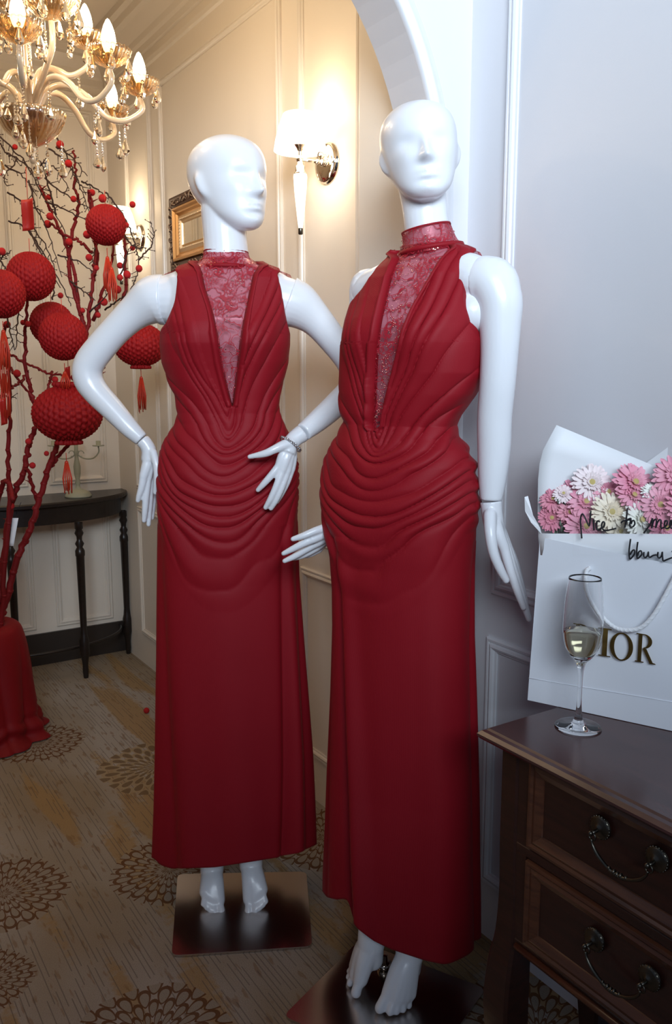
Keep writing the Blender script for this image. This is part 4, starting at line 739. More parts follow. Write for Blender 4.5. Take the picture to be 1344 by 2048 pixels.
# clear film with black handwriting
M_FILM = mat('clear_film', (1, 1, 1), .1, 0, .5, Alpha=.04)
film = onplane(1100, 1068, -.010)
P = np.zeros((8, 6, 3))
for i, x in enumerate(np.linspace(1146, 1420, 8)):
    for j, y in enumerate(np.linspace(990, 1112, 6)): P[i, j] = onplane(x, y, -.0085-(.004*math.sin(i)))
put('clear_film', grid(MB(), P), M_FILM, bq, label='clear film sleeve with black handwriting')
def write(strokes, r=.0014):
    for s in strokes:
        q = crom([onplane(1060+x/4.732, 900+y/4.732, -.0125) for x, y in s], 6) if len(s) > 1 else None; mb = MB(); tube(mb, q, r, 6, 0); put('handwritten_stroke', mb, M_INK, bq)
write([[(490, 836), (482, 740), (478, 650), (495, 605), (520, 640), (548, 700), (562, 715), (570, 640), (576, 575)], [(603, 655), (602, 700), (606, 760)], [(612, 630), (613, 636)],
    [(662, 680), (640, 672), (628, 700), (632, 745), (655, 758), (675, 735)], [(675, 735), (700, 725), (706, 690), (690, 680), (678, 710), (685, 745), (715, 762), (760, 755), (815, 742)],
    [(922, 550), (915, 620), (905, 690), (898, 735)], [(862, 690), (880, 672), (930, 662), (960, 665)], [(905, 700), (925, 660), (955, 650), (945, 700), (950, 728), (975, 725), (992, 700), (985, 670), (968, 672), (958, 700)],
    [(1076, 788), (1100, 755), (1130, 715), (1152, 665), (1160, 650), (1158, 690), (1152, 740)], [(1155, 720), (1172, 670), (1192, 655), (1196, 690), (1190, 735), (1205, 690), (1225, 660), (1240, 670), (1238, 710), (1242, 740), (1262, 735)],
    [(1262, 735), (1290, 715), (1300, 680), (1285, 668), (1272, 700), (1280, 735), (1305, 742), (1330, 715), (1345, 680), (1335, 668), (1322, 700), (1335, 738), (1370, 735)],
    [(952, 842), (944, 900), (938, 960), (944, 1028), (962, 1020), (988, 985), (990, 950), (970, 952), (948, 990)], [(1020, 870), (1012, 930), (1010, 985), (1018, 1025), (1040, 1010), (1058, 985), (1050, 955), (1030, 965), (1018, 1000)],
    [(1078, 965), (1076, 1000), (1090, 1018), (1112, 1000), (1120, 965), (1122, 1000), (1135, 1015), (1165, 998), (1198, 992)], [(1212, 965), (1208, 1005), (1225, 1022), (1245, 1000), (1252, 965), (1254, 1010), (1262, 1048), (1300, 1035), (1345, 1018)], [(1338, 960), (1342, 962)]])
# ================================================================== champagne flute
fl = thing('champagne_flute', 'tall clear champagne flute part filled with pale wine on the chest', 'glass', atZ(1156, 1454, ZT+.0005)); FC = atZ(1156, 1454, ZT+.0005)
fs = .0300/.0300
def flz(py): v = ray(1158, py); k = ((FC-CP)@FH)/(v@FH); return (CP+v*k)[2]-FC[2]
def flr(w_): return w_/2/1680*((FC-CP)@FW)
prof_o = [(flr(90), .0006), (flr(91), .0018), (flr(80), .0035), (flr(30), .006), (flr(20), .012), (flr(15), flz(1440)+.006), (flr(9.5), flz(1405)), (flr(9), flz(1370)), (flr(11), flz(1342)), (flr(20), flz(1325)), (flr(44), flz(1312)), (flr(66), flz(1292)), (flr(76), flz(1265)), (flr(77), flz(1248)), (flr(75), flz(1215)), (flr(68), flz(1178)), (flr(62), flz(1155))]
qo = crom(prof_o, 5); inn = [(r-.0011, z) for r, z in prof_o[9:]]; inn[0] = (.0008, inn[0][1]+.006); inn[1] = (inn[1][0], inn[1][1]+.002); qi = crom(inn, 5)[::-1]
pf = np.vstack([[(.0005, .0006)], qo, qi]); put('glass_bowl', fixn(lathe(MB(), pf, FC, 56).mesh('g')), M_CLEAR, fl)
lev = flz(1262); qi2 = [(r-.0002, z) for r, z in qi[::-1] if z < lev]; mb = lathe(MB(), [(0.0003, qi2[0][1]+.0002)]+qi2+[(qi2[-1][0], lev), (.0003, lev)], FC, 48); put('wine', fixn(mb.mesh('w')), M_WINE, fl, label='pale golden sparkling wine')
# ================================================================== wall sconces
def sconce(Y, label, lit=30):
    zc = 1.838; t = thing('wall_sconce', label, 'wall lamp', (XW-.09, Y, zc-.18), 'white glass wall sconces with chrome arms'); xa = 1.163; rx = lambda k0, mb, x: orient(mb, k0, [(0, 1, 0), (0, 0, 1), (-1, 0, 0)], (x, Y, zc))
    mb = MB(); k0 = len(mb.v); lathe(mb, [(.001, .014), (.030, .014), (.046, .013), (.0485, .010), (.0485, .004), (.052, .003), (.052, 0)], (0, 0, 0), 48); rx(k0, mb, XW-.001); put('back_plate', mb, M_CHROME, t)
    mb = MB(); tube(mb, [(XW-.014, Y, zc), (xa, Y, zc)], .0042, 12); ball(mb, (XW-.018, Y, zc), .010, 14, 10); ball(mb, (XW-.034, Y, zc), .0075, 14, 10); ball(mb, (xa, Y, zc), .0105, 14, 10)
    q = [(XW-.016-.012*math.sin(a), Y+.018*math.cos(a), zc+.018*math.sin(a)+.008) for a in np.linspace(-.3, PI+.3, 16)]; tube(mb, q, .002, 8); put('arm', mb, M_CHROME, t)
    c = (xa, Y, zc); mb = MB(); lathe(mb, [(.007, -.042), (.0155, -.040), (.0155, -.034), (.0125, -.031), (.0125, -.018), (.008, -.014), (.007, 0), (.007, .018), (.009, .026), (.016, .034), (.017, .037), (.003, .037)], c, 32); put('collar_fitting', mb, M_CHROME, t)
    mb = MB(); lathe(mb, [(.017, -.038), (.0178, -.044), (.016, -.075), (.012, -.115), (.0075, -.158), (.0055, -.172), (.0005, -.172)], c, 36); put('glass_stem', mb, M_TORCH, t, label='long tapering frosted glass stem')
    mb = MB(); lathe(mb, [(.0058, -.172), (.0062, -.174), (.0062, -.186), (.004, -.188), (.0005, -.188)], c, 20); put('finial', mb, M_BRONZE, t)
    mb = MB(); lathe(mb, [(.016, .036), (.022, .050), (.031, .075), (.035, .10), (.032, .107), (.0005, .108)], c, 32); put('inner_glass', mb, M_HOT, t)
    mb = MB(); pf = [(.0685, .020), (.064, .045), (.055, .078), (.044, .108), (.0425, .109), (.053, .078), (.062, .045), (.0665, .020), (.0685, .020)]; lathe(mb, pf, c, 48); put('lamp_shade', mb, M_SHADE, t, label='white glass cone shade')
    l = bpy.data.lights.new('sconce_light', 'POINT'); l.energy = lit/30.; l.color = (1, .78, .50); l.shadow_soft_size = .03; o = bpy.data.objects.new('sconce_light', l); COL.objects.link(o); o.parent = t; o.matrix_parent_inverse = PW[t.name]; o.location = (xa, Y, zc+.125)
    l2 = bpy.data.lights.new('sconce_light', 'POINT'); l2.energy = lit/50.; l2.color = (1, .78, .50); l2.shadow_soft_size = .02; o2 = bpy.data.objects.new('sconce_light', l2); COL.objects.link(o2); o2.parent = t; o2.matrix_parent_inverse = PW[t.name]; o2.location = (xa-.0, Y-.03, zc-.02)
sconce(1.976, 'lit wall sconce with white cone shade between the two mannequins'); sconce(3.40, 'lit wall sconce in the far corner behind the red branches')
# ================================================================== ornate mirror frame
def mirror():
    y0, y1, z0, z1 = 2.46, 3.035, 1.655, 1.925; t = thing('framed_mirror', 'ornate gilt framed mirror on the warm-lit wall behind the left mannequin head', 'mirror', (XW-.01, (y0+y1)/2, z0))
    def fr(pr, m, nm, parent=t):
        P = np.zeros((len(pr), 4, 3))
        for i, (d, h) in enumerate(pr): P[i] = [(XW-h, y0+d, z0+d), (XW-h, y1-d, z0+d), (XW-h, y1-d, z1-d), (XW-h, y0+d, z1-d)]
        return put(nm, grid(MB(), P, False, True), m, parent, False)
    fr([(0, 0), (0, .022), (.008, .026), (.038, .024), (.040, .018)], M_FRD, 'outer_frame'); fr([(.040, .018), (.043, .030), (.05, .032), (.056, .024), (.062, .024), (.068, .016), (.072, .014)], M_GILT, 'inner_frame'); fr([(.072, .014), (.082, .020), (.088, .012), (.092, .010), (.096, .016), (.10, .008)], M_GILT2, 'slip_frame')
    mb = MB(); rs = np.random.RandomState(2)                          # carved scrolls
    def scroll(y, z, r, a0): q = [(XW-.026-.004*math.sin(s*2), y+r*(1-s*.16)*math.cos(a0+s*1.35), z+r*(1-s*.16)*math.sin(a0+s*1.35)) for s in np.linspace(0, 4, 14)]; tube(mb, q, np.linspace(.0032, .0014, 14), 6)
    for y in np.arange(y0+.02, y1-.01, .026):
        for z in (z0+.020, z1-.020): scroll(y, z, .012, rs.uniform(0, 6))
    for z in np.arange(z0+.042, z1-.03, .026):
        for y in (y0+.020, y1-.020): scroll(y, z, .012, rs.uniform(0, 6))
    put('carved_scrolls', mb, M_GILT3, t, kind='stuff')
    mb = MB()
    for y in np.arange(y0+.09, y1-.085, .011):
        for z in (z0+.084, z1-.084): ball(mb, (XW-.020, y, z), .0032, 6, 4)
    for z in np.arange(z0+.09, z1-.085, .011):
        for y in (y0+.084, y1-.084): ball(mb, (XW-.020, y, z), .0032, 6, 4)
    put('beading', mb, M_GILT2, t, kind='stuff')
    put('mirror_glass', box(MB(), (XW-.010, y0+.098, z0+.098), (XW-.006, y1-.098, z1-.098)), mat('mirror', (.85, .83, .78), .02, 1.), t, False)
M_FRD = mat('dark_bronze_frame', (.07, .028, .015), .5, .2); M_GILT = mat('gilt_frame', (.62, .33, .12), .35, .7); M_GILT2 = mat('pale_gilt', (.72, .52, .30), .4, .5); M_GILT3 = mat('worn_gilt_carving', (.30, .20, .13), .45, .5)
mirror()
# ================================================================== half-moon console table with candelabrum
def console():
    cx, cy, rx, ry, zt = .835, YB-.015, .430, .290, .775
    t = thing('console_table', 'near-black half-moon console table against the back wall', 'table', (cx, cy-.1, 0))
    def half(rx_, ry_, zs, nm, inset=0):
        a = np.linspace(-PI, 0, 40); mb = MB(); n = 40; P = np.zeros((len(zs), n, 3))
        for i, (z, d) in enumerate(zs): P[i, :, 0] = cx+(rx_-d)*np.cos(a); P[i, :, 1] = cy+(ry_-d)*np.sin(a); P[i, :, 2] = z
        grid(mb, P, False, True); mb.f.append(tuple((len(zs)-1)*n+j for j in range(n))); mb.f.append(tuple(reversed(range(n)))); return put(nm, mb, M_BLACK, t, False)
    half(rx, ry, [(zt-.022, .006), (zt-.018, 0), (zt-.006, 0), (zt, .004)], 'table_top'); half(rx-.03, ry-.03, [(zt-.095, 0), (zt-.022, 0)], 'apron'); 
    mb = MB(); a = np.linspace(-PI, 0, 24); tube(mb, [(cx+(rx-.05)*math.cos(x), cy+(ry-.05)*math.sin(x), .13) for x in a], .007, 8); put('stretcher', mb, M_BLACK, t)
    pr = [(.017, zt-.095), (.017, zt-.12), (.013, zt-.125), (.019, zt-.14), (.012, zt-.155), (.011, zt-.17), (.019, zt-.185), (.012, zt-.20), (.020, zt-.215), (.020, zt-.235), (.0175, zt-.24), (.0135, .22), (.016, .19), (.021, .17), (.021, .11), (.016, .09), (.012, .06), (.013, .03), (.010, 0)]
    for x, y in ((1.235, cy-.05), (.972, 3.50), (.695, 3.50), (.435, cy-.05)): mb = MB(); lathe(mb, pr[::-1], (x, y, 0), 16); put('leg', mb, M_BLACK, t)
console()
M_CANDLE = mat('sage_painted_metal', (.36, .36, .26), .5)
def candelabrum():
    c = np.array([1.005, 3.60, .7755]); t = thing('candelabrum', 'sage green three-arm candelabrum on the half-moon console table', 'candle holder', c)
    mb = MB(); lathe(mb, [(.001, 0), (.056, 0), (.056, .006), (.046, .02), (.03, .028), (.012, .034), (.009, .05), (.012, .06), (.008, .07), (.014, .10), (.015, .13), (.009, .16), (.007, .18), (.012, .19), (.008, .20), (.008, .235), (.001, .24)], c, 24); put('stem', mb, M_CANDLE, t)
    for s in (-1, 0, 1):
        mb = MB(); e = RT*s
        if s: tube(mb, [c+ZZ*.185, c+e*.03+ZZ*.165, c+e*.07+ZZ*.165, c+e*.095+ZZ*.19, c+e*.095+ZZ*.215], .003, 8, 4); tube(mb, [c+e*.02+ZZ*(.185+.012*math.sin(x)) + e*.012*math.cos(x) for x in np.linspace(0, 5, 14)], .002, 6)
        top = c+e*.095*(1 if s else 0)+ZZ*(.215 if s else .24); lathe(mb, [(.001, 0), (.024, .002), (.026, .005), (.010, .006), (.010, .024), (.008, .024), (.008, .008)], top, 18); put('arm' if s else 'cup', mb, M_CANDLE, t)
candelabrum()
# ================================================================== draped pot and red branches
PC = np.array([.49, 3.10, 0.])
def pot():
    t = thing('draped_pot', 'tall pot wrapped in crushed red velvet at the left edge, holding the branches', 'pot', PC)
    n = 160; a = np.linspace(0, 2*PI, n, endpoint=False); pr = crom([(.05, .30), (.10, .325), (.14, .315), (.155, .27), (.162, .20), (.168, .12), (.175, .06), (.185, .025), (.205, .004)], 7); P = np.zeros((len(pr), n, 3))
    for i, (r, z) in enumerate(pr):
        k = np.clip((.30-z)/.30, 0, 1); f = .024*k**.7*(np.abs(np.sin(a*5+1.5*hnoise(a*2, a*0+z*3, 2)))**.7)+.022*k*hnoise(a*3.2, a*0+z*9, 6)-.015*k+.012*k**3*np.sin(a*9+1)+(.006*np.sin(z*130+5*hnoise(a*2, a*0, 1)) if z < .07 else 0)
        P[i, :, 0] = (r+f)*np.cos(a); P[i, :, 1] = (r+f)*np.sin(a); P[i, :, 2] = np.maximum(z*1.28+.01*k*(1-k)*hnoise(a*4, a*0+z*5, 4), .003)
    put('velvet_wrap', grid(MB(), P+PC, False, True), M_VELVET, t); mb = MB(); lathe(mb, [(.001, .01), (.13, .01), (.13, .385), (.05, .39), (.001, .39)], PC, 32); put('pot_body', mb, M_VELVET, t)
    mb = MB(); q = [PC+np.array([.02, -.03, .62]), PC+np.array([.055, -.03, .585]), PC+np.array([.06, -.03, .53]), PC+np.array([.045, -.03, .49])]; tube(mb, q, [.012, .022, .020, .012], 10, 4); put('ribbon', mb, M_VELVET, t)
    q2 = [PC+np.array([-.03, -.0, .39]), PC+np.array([-.01, 0, .62])]; mb = MB(); tube(mb, q2, .014, 10); put('support_stick', mb, M_TWIG, t)
pot()
TD = PC@FH
tr = thing('branch_arrangement', 'tall red painted branches with felt pompoms rising from the velvet pot', 'branches', PC+ZZ*.39)
def twigpath(L, dv, jit=.004, seed=0):
    rs = np.random.RandomState(seed); q = crom([atD(x, y, TD-dv*(i/(len(L)-1))) for i, (x, y) in enumerate(L)], 7); return q+rs.uniform(-jit, jit, q.shape)
BR = [([(-4, 1300), (0, 1240), (15, 1190), (38, 1110), (62, 1055), (78, 1000), (95, 945), (112, 895), (135, 850), (155, 780), (168, 700), (178, 630), (186, 560), (190, 500), (186, 440), (178, 385)], 14, 4, .05), ([(-8, 1300), (-2, 1190), (6, 1130), (18, 1040), (30, 985), (50, 935), (58, 890), (72, 850), (70, 815), (60, 780), (53, 740), (50, 690), (53, 640), (52, 570)], 13, 4.5, .10), ([(0, 1300), (8, 1170), (18, 1000), (17, 900), (20, 820), (17, 750), (15, 700), (9, 650)], 10, 4, .16),
    ([(-6, 1010), (10, 960), (28, 1000)], 9, 8, .1), ([(98, 935), (118, 912), (140, 885), (150, 862)], 7, 6, .05), ([(150, 860), (190, 765), (215, 715), (237, 660), (249, 590), (250, 520), (247, 470), (243, 435)], 9, 4, -.02), ([(172, 665), (158, 620), (142, 560), (139, 510), (149, 450), (157, 410), (150, 375), (152, 340), (146, 300)], 8, 3.5, .04), ([(158, 610), (145, 540), (128, 480), (105, 430), (90, 395), (78, 372)], 6.5, 3.5, .02),
    ([(183, 505), (160, 484), (135, 473), (112, 455), (100, 447)], 5.5, 3.5, .05), ([(17, 705), (40, 722), (65, 733), (95, 745), (125, 752)], 4.5, 3.5, .12), ([(20, 735), (45, 770), (72, 808)], 4.5, 4, .08), ([(55, 748), (35, 768), (18, 778)], 4.5, 3.5, .13), ([(188, 640), (203, 590), (220, 535), (228, 490)], 7, 3.5, .05), ([(75, 1010), (62, 960), (50, 930)], 7, 6, .07), ([(105, 745), (98, 770), (84, 805), (95, 830)], 5, 4, .06), ([(186, 560), (196, 520), (188, 470), (184, 405), (176, 380)], 6, 4, .1)]
for k, (L_, w0, w1, dv) in enumerate(BR):
    q = twigpath(L_, dv, .004, k); mb = MB(); s = TD/1680/2*1.12; tube(mb, q, np.linspace(w0*s, w1*s, len(q)), 9)
    rs = np.random.RandomState(k+50)
    for j in range(3, len(q)-2, 3):
        ball(mb, q[j], np.interp(j, [0, len(q)], [w0*s, w1*s])*1.25, 7, 5, (1, 1, .8))
        if rs.rand() < .5: d = rs.uniform(-1, 1, 3); d[2] = abs(d[2])*.6; tube(mb, [q[j], q[j]+d*.02], [.003, .0008], 5)
    put('branch', mb, M_BARK, tr)
TW = [[(-8, 262), (30, 300), (60, 335), (95, 400), (130, 455), (148, 520)], [(115, 275), (135, 312), (160, 370), (180, 425)], [(222, 393), (248, 425), (268, 460), (281, 500), (287, 525), (283, 560), (270, 582)], [(287, 525), (309, 503), (317, 480), (311, 452)], [(262, 480), (280, 500), (305, 505)], [(75, 372), (86, 420), (110, 470), (138, 560)], [(62, 452), (98, 515), (132, 580)], [(10, 438), (45, 453), (78, 505), (118, 570), (135, 610)],
    [(11, 383), (50, 405), (85, 425)], [(24, 340), (60, 362), (88, 402)], [(108, 305), (140, 330), (163, 365), (180, 395)], [(95, 360), (140, 395), (185, 420)], [(98, 408), (150, 430), (205, 462)], [(27, 620), (38, 665), (47, 700)], [(53, 560), (51, 640), (48, 700)], [(118, 510), (160, 525), (195, 552)], [(196, 630), (232, 592)], [(25, 315), (45, 330), (20, 360), (27, 380)], [(0, 280), (22, 310), (70, 345), (110, 420)], [(120, 300), (150, 320), (182, 358)], [(40, 430), (60, 450), (90, 492), (108, 540)],
    [(250, 560), (262, 520), (268, 500)], [(205, 470), (190, 500), (180, 530)], [(130, 440), (120, 400), (110, 360), (100, 335)], [(0, 780), (25, 790), (55, 795)], [(105, 600), (108, 575), (100, 540)], [(215, 620), (245, 600), (265, 590)], [(160, 360), (190, 375), (215, 395)], [(70, 340), (95, 330), (120, 345), (140, 380)], [(140, 560), (165, 580), (190, 600)], [(0, 520), (14, 512), (27, 504)], [(0, 515), (20, 540), (28, 560)]]
rs = np.random.RandomState(9)
for k, L_ in enumerate(TW):
    q = twigpath(L_, rs.uniform(-.05, .12), .003, 100+k); q += (-FH*rs.uniform(-.04, .10)); mb = MB(); tube(mb, q, np.linspace(.0032, .0013, len(q)), 6)
    for j in range(2, len(q)-1, 2):
        if rs.rand() < .75:
            d = (q[min(j+2, len(q)-1)]-q[j-1]); d /= np.linalg.norm(d); s = np.cross(d, FH)*rs.choice([-1, 1]); e = q[j]+(d*.6+s*.8)*rs.uniform(.008, .03); tube(mb, [q[j], e], [.0017, .0008], 5); ball(mb, e, .0022, 5, 4)
    put('twig', mb, M_TWIG, tr)
POM = [(184, 385), (205, 397), (265, 409), (253, 450), (100, 433), (95, 448), (98, 394), (173, 470), (138, 484), (178, 515), (193, 536), (240, 531), (254, 549), (240, 555), (265, 496), (278, 537), (208, 604), (121, 591), (196, 630), (4, 503), (14, 649), (46, 645), (56, 648), (34, 747), (110, 759), (13, 825), (59, 885), (235, 579), (274, 573), (165, 621), (120, 289), (137, 327), (30, 294), (147, 398), (174, 469), (65, 931), (93, 907), (57, 883), (22, 1012), (139, 711), (15, 715), (148, 755), (262, 620)]
for k, (x, y) in enumerate(POM):
    mb = MB(); c = atD(x, y, TD-.08-.05*math.sin(k*2.1)); r = 6.0/1680*TD*(1+.2*math.sin(k*1.7)); t_ = np.linspace(.05, PI-.05, 10); p = np.linspace(0, 2*PI, 14, endpoint=False); T_, Q_ = np.meshgrid(t_, p, indexing='ij'); rr = r*(1+.07*np.sin(T_*9+k)*np.cos(Q_*7)); P = np.stack([np.sin(T_)*np.cos(Q_), np.sin(T_)*np.sin(Q_), np.cos(T_)], -1)*rr[..., None]+c; grid(mb, P, False, True); put('pompom', mb, M_RED_FELT, tr)
put_c = atZ(293, 1421, .011); mb = MB(); ball(mb, put_c, .0115, 16, 10); o = put('pompom', mb, M_RED_FELT, None, label='single red felt pompom fallen on the carpet beside the left gown', cat='pompom')
def tassel(t, P, L_, w=.010, fringe=14, m=None):
    mb = MB(); tube(mb, [P+ZZ*.03, P], .0012, 5); ball(mb, P, .006, 8, 6); rs = np.random.RandomState(int(abs(P[0]*1000)) % 99)
    for k in range(fringe): a = 2*PI*k/fringe; q = P+np.array([math.cos(a), math.sin(a), 0])*.004; tube(mb, [q, q+np.array([math.cos(a)*w, math.sin(a)*w, -L_*.5]), q+np.array([math.cos(a)*w*.7+rs.uniform(-.003, .003), math.sin(a)*w*.7, -L_*rs.uniform(.85, 1)])], .0016, 4)
    put('tassel', mb, m or M_ORANGE, t, label='orange red silk tassel')
def honeycomb(px, py, r_px, dv, label, sc=(1, 1, 1), foot=None, tas=None, top=None):
    D = TD-dv; C = atD(px, py, D); R_ = r_px/1680*D; t = thing('paper_lantern', label, 'lantern', C-ZZ*R_, 'red honeycomb paper lanterns on the branches')
    m, n = 54, 144; T_ = np.linspace(.03, PI-.03, m); Q_ = np.linspace(0, 2*PI, n, endpoint=False); T2, Q2 = np.meshgrid(T_, Q_, indexing='ij')
    leaf = np.abs(np.sin(Q2*18)); scal = np.abs(np.sin(T2*13+(np.floor(Q2*18/PI) % 2)*PI/2)); rr = R_*(1.02-.055*(1-leaf)-.075*(1-scal)); P = np.stack([np.sin(T2)*np.cos(Q2)*sc[0], np.sin(T2)*np.sin(Q2)*sc[0], np.cos(T2)*sc[2]], -1)*rr[..., None]
    if foot: k = np.clip((-np.cos(T2)-.80)/.2, 0, 1); 
    P = P+C; put('honeycomb_ball', grid(MB(), P, False, True), M_RED_PAPER, t)
    for s, w_ in ((-1, foot), (1, top)):
        if w_:
            a = np.linspace(0, 2*PI, 120, endpoint=False); pr = [(.42*w_, .80*sc[2]), (.50*w_, .92*sc[2]), (.62*w_, 1.0*sc[2]), (.60*w_, 1.10*sc[2]), (.3*w_, 1.12*sc[2])]; P = np.zeros((5, 120, 3))
            for i, (r, z) in enumerate(pr): rr = R_*r*(1+.07*np.sin(a*14)); P[i, :, 0] = rr*np.cos(a); P[i, :, 1] = rr*np.sin(a); P[i, :, 2] = s*z*R_
            put('ruffled_collar', grid(MB(), P+C, False, True), M_RED_PAPER, t)
    mb = MB(); tube(mb, [C+ZZ*R_*sc[2]*.98, C+ZZ*(R_*sc[2]+.04)], .001, 5); put('string', mb, M_ORANGE, t)
    if tas: tassel(t, C-ZZ*(R_*sc[2]*1.12+.03), tas)
    return t
honeycomb(212, 450, 38, .22, 'round red paper lantern, highest one, at the tips of the branches', tas=.10, foot=None)
honeycomb(62, 553, 46, .20, 'round red paper lantern on the left, just below the hanging red envelope'); honeycomb(2, 588, 46, .40, 'round red paper lantern cut off by the left edge', tas=.11)
honeycomb(104, 648, 42, .05, 'round red paper lantern, rear one of an overlapping pair'); honeycomb(126, 673, 46, .26, 'round red paper lantern, front one of an overlapping pair', tas=.05)
honeycomb(135, 827, 68, .22, 'largest red paper lantern, pumpkin shaped with ruffled collars, low on the branches', (1, 1, .82), .62, None, .62)
honeycomb(280, 690, 51, -.05, 'red paper lantern with ruffled foot and tassel seen behind the left mannequin elbow', (1, 1, .82), .62, .12)
def envelope(px, py, w_, h, dv, label, curl=.02, strg=60):
    D = TD-dv; C = atD(px, py, D); s = D/1680; t = thing('red_envelope', label, 'envelope', C-ZZ*h*s/2, 'red envelopes hung on the branches'); P = np.zeros((8, 10, 3))
    for i, a in enumerate(np.linspace(-.5, .5, 8)):
        for j, b in enumerate(np.linspace(-.5, .5, 10)): P[i, j] = C+RT*(a*w_*s+.008*b)+ZZ*(b*h*s+.006*a)-FH*(curl*(2*a)**2*.4+.01*math.sin(3*b))
    o = put('envelope_card', grid(MB(), P), M_ENV, t); o.modifiers.new('t', 'SOLIDIFY').thickness = .0012; mb = MB(); tube(mb, [C+ZZ*h*s/2, C+ZZ*(h/2+strg)*s], .0010, 5); put('string', mb, M_ORANGE, t)
M_ENV = mat('red_envelope_paper', (.42, .015, .010), .45)
envelope(57, 430, 22, 55, .22, 'small curved red envelope hanging high on the branches'); envelope(9, 823, 12, 52, .25, 'narrow orange red envelope low at the left edge'); envelope(137, 750, 9, 32, .2, 'small red envelope edge between two lanterns', strg=20)
tg = thing('gift_tag', 'small white card tag tied to the red branches in front of the console table', 'tag', atD(27, 1090, TD-.03)); P = np.zeros((3, 8, 3))
for i, dx in enumerate((-6, 0, 6)):
    for j, k in enumerate(np.linspace(0, 1, 8)): P[i, j] = atD(31-8*k+dx*(1-.3*k), 1036+56*k, TD-.03-.004*math.sin(3*k)-.001*i)
o = put('tag_card', grid(MB(), P), M_PAPER, tg); o.modifiers.new('t', 'SOLIDIFY').thickness = .0008
mb = MB(); tube(mb, [atD(31, 1037, TD-.03), atD(35, 1020, TD-.04), atD(42, 1005, TD-.05)], .0011, 5); put('string', mb, M_INK, tg)
for k, (x, y, L_) in enumerate([(5, 700, .17), (223, 548, .10), (133, 935, .10), (8, 760, .14), (213, 800, .04)]):
    t = thing('hanging_tassel', ['long orange red tassel hanging at the left edge', 'orange red tassel below the topmost lantern', 'orange red tassel over the candelabrum', 'second orange red tassel at the left edge, lower one', 'short orange red tassel right of the big lantern'][k], 'tassel', atD(x, y, TD-.24)); tassel(t, atD(x, y-10, TD-.24), L_)
# ================================================================== chandelier
HD = 2.25; HC = atD(62, 245, HD)
ch = thing('chandelier', 'lit amber glass chandelier with candle bulbs and crystal drops in the top left corner', 'chandelier', HC-ZZ*.1)
def drop(mb, P, L_=.045, w=.014):                                     # faceted pear drop with a bead above it
    pr = [(.0004, 0), (w*.30, -L_*.12), (w*.62, -L_*.38), (w, -L_*.68), (w*.78, -L_*.88), (w*.3, -L_*.99), (.0004, -L_)]; a = random.random(); k0 = len(mb.v); lathe(mb, pr[::-1], (0, 0, 0), 9); c, s = math.cos(a), math.sin(a); orient(mb, k0, [(c, s, 0), (-s*.7, c*.7, 0), (0, 0, 1)], P); ball(mb, P+ZZ*.006, .0045, 8, 6)
    tube(mb, [P, P+ZZ*.016], .0006, 4)
def put_flat(*a, **k): return put(*a, **k)
def cup(C, s=1., bulb=True, n=6, prt=ch):
    mb = MB(); a = np.linspace(0, 2*PI, 144, endpoint=False); pr = [(.006, -.004), (.012, .0), (.026, .006), (.038, .016), (.046, .029), (.050, .036), (.0485, .037), (.044, .030), (.036, .019), (.024, .009), (.010, .004)]; P = np.zeros((len(pr), 144, 3))
    for i, (r, z) in enumerate(pr): rr = r*s*(1+(.05 if i < 6 else .0)*np.abs(np.sin(a*12))-(.03 if i > 6 else 0)*np.abs(np.sin(a*12))); P[i, :, 0] = rr*np.cos(a); P[i, :, 1] = rr*np.sin(a); P[i, :, 2] = z*s+(.002*np.abs(np.sin(a*12)) if i in (5, 6) else 0)
    o = put('glass_cup', grid(MB(), P+C, False, True), M_AMBER, prt)
    for k in range(n): an = 2*PI*(k+.3)/n; e = C+np.array([math.cos(an)*.048*s, math.sin(an)*.048*s, .026*s-.012]); mb = MB(); drop(mb, e, .034*s, .0105*s); put('crystal_drop', mb, M_CRYSTAL, o, False)
    if bulb:
        mb = MB(); lathe(mb, [(.0085, .004), (.009, .028), (.0075, .030), (.001, .030)], C, 18); put('candle_sleeve', mb, M_BRASS, o)
        mb = MB(); lathe(mb, [(.0075, .030), (.012, .037), (.0162, .050), (.0168, .060), (.0145, .075), (.0095, .090), (.004, .101), (.0004, .104)], C, 24); put('bulb', mb, M_BULB, o)
        l = bpy.data.lights.new('bulb_light', 'POINT'); l.energy = 1.1; l.color = (1, .76, .48); l.shadow_soft_size = .02; q = bpy.data.objects.new('bulb_light', l); COL.objects.link(q); q.parent = prt; q.matrix_parent_inverse = PW[prt.name]; q.location = C+ZZ*.125
# bowl, column
mb = MB(); a = np.linspace(0, 2*PI, 144, endpoint=False); pr = [(.006, -.062), (.018, -.055), (.040, -.044), (.064, -.024), (.080, .004), (.085, .022), (.083, .023), (.077, .004), (.062, -.020), (.038, -.040), (.01, -.05)]; P = np.zeros((len(pr), 144, 3))
for i, (r, z) in enumerate(pr): rr = r*(1+(.03 if i < 6 else 0)*np.abs(np.sin(a*14))); P[i, :, 0] = rr*np.cos(a); P[i, :, 1] = rr*np.sin(a); P[i, :, 2] = z
put('bowl', grid(MB(), P+HC, False, True), thin_glass('dark_amber_glass', (.66, .50, .33), .25, .15), ch)
mb = MB(); lathe(mb, [(.001, -.10), (.006, -.098), (.010, -.088), (.005, -.078), (.012, -.070), (.008, -.060), (.011, -.05), (.014, 0), (.013, .03), (.010, .05), (.010, .20), (.016, .21), (.022, .225), (.016, .24), (.010, .25), (.010, .40), (.018, .42), (.010, .44), (.001, .45)], HC, 28); put('column', mb, M_MILK, ch)
mb = MB(); z = HC[2]+.44; k = 0
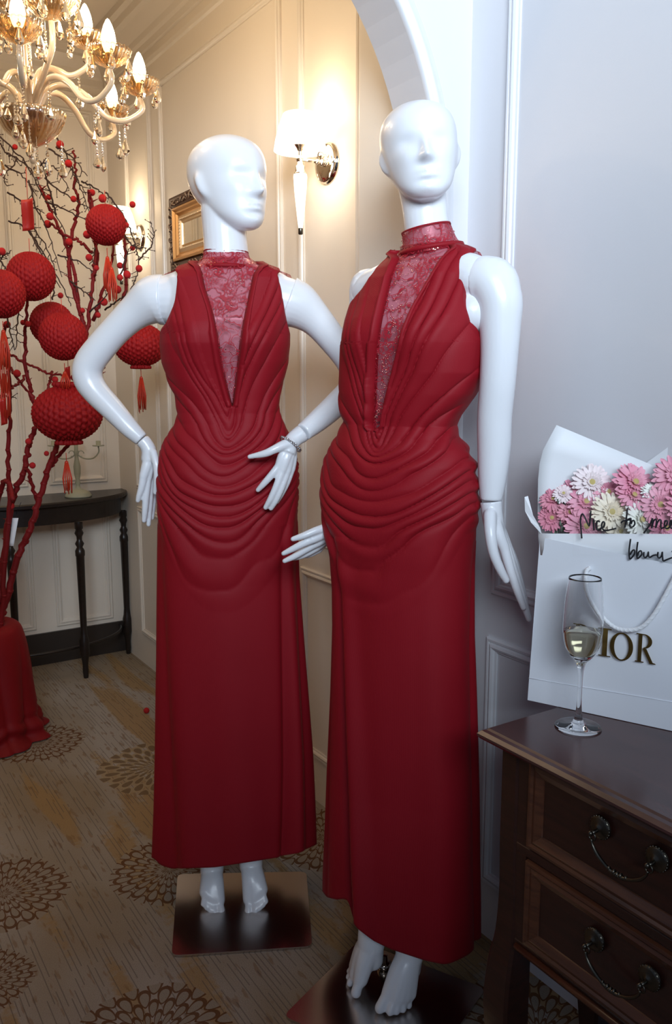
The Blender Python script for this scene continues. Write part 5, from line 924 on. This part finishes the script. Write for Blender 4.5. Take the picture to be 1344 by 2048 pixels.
while z < ZC-.03: tube(mb, [HC*[1, 1, 0]+ZZ*(z+.010)+np.array([math.cos(x)*.006*(k % 2), math.cos(x)*.006*(1-k % 2), math.sin(x)*.010]) for x in np.linspace(0, 2*PI, 9)[:-1]], .0015, 5, 0, False, True); z += .016; k += 1
lathe(mb, [(.001, ZC-.03), (.02, ZC-.028), (.05, ZC-.01), (.055, ZC)], HC*[1, 1, 0], 28); put('chain', mb, M_BRASS, ch)
CUPS = [((280, 192), -.02, 1.0), ((219, 134), .16, 1.02), ((225, 240), -.22, .95), ((38, 86), .30, 1.05), ((173, 98), .02, .95), ((-25, 75), .24, 1.05), ((-150, 190), .05, 1.), ((-70, 245), -.2, .95)]
for k, ((x, y), dv, s) in enumerate(CUPS):
    C = atD(x, y, HD-dv); e = C-HC; e[2] = 0; L_ = np.linalg.norm(e); e /= L_; up = k == 4; b = HC+ZZ*(.015 if not up else .05)
    mb = MB(); dz = C[2]-HC[2]; pth = [b+e*.012, b+e*L_*.16+ZZ*.06, b+e*L_*.34+ZZ*.075, b+e*L_*.52+ZZ*(.035+dz*.2), b+e*L_*.68+ZZ*(-.035+dz*.55), b+e*L_*.85+ZZ*(-.055+dz*.7), C+e*.004-ZZ*.035, C-ZZ*.004]
    tube(mb, pth, [.0085, .0085, .008, .008, .0075, .007, .0065, .006], 14, 6); put('arm', mb, M_MILK, ch, label='curved cream glass arm'); cup(C, s*.98)
    mb = MB(); m_ = pth[5]; P_ = m_-ZZ*.012
    for j in range(3): ball(mb, P_-ZZ*.008*j, .0035, 8, 6)
    drop(mb, P_-ZZ*.030, .042, .012); put('pendant', mb, M_CRYSTAL, ch, False, label='crystal pendant on beads')
cup(atD(102, 34, HD-.12)-ZZ*.004, 1.35, False, 8); mb = MB(); C = atD(102, 34, HD-.12); tube(mb, [HC+ZZ*.03, HC+ZZ*.10+(C-HC)*[.7, .7, 0], C-ZZ*.06, C], [.008, .008, .0075, .007], 12, 5); put('arm', mb, M_MILK, ch)
cup(atD(35, 30, HD+.1)-ZZ*.0, 1.2, False, 8)
for (x, y, dv, L_) in [(92, 120, .1, .05), (60, 150, .2, .05), (30, 270, .12, .05), (45, 285, .12, .06), (60, 310, .1, .05), (95, 340, .1, .06), (75, 350, .1, .055), (190, 285, .0, .05), (240, 320, .0, .04), (125, 350, .1, .05), (35, 250, .14, .04), (15, 240, .14, .04), (0, 340, .1, .06), (100, 240, .1, .04), (212, 240, -.1, .04), (140, 90, .1, .04), (195, 340, .1, .035)]:
    mb = MB(); P_ = atD(x, y-25, HD-dv); drop(mb, P_, L_*.72, .0125)
    for j in range(4): ball(mb, P_+ZZ*(.012+.008*j), .0034, 8, 6)
    tube(mb, [P_, P_+ZZ*.06], .0005, 4); put('crystal_drop', mb, M_CRYSTAL, ch, False)
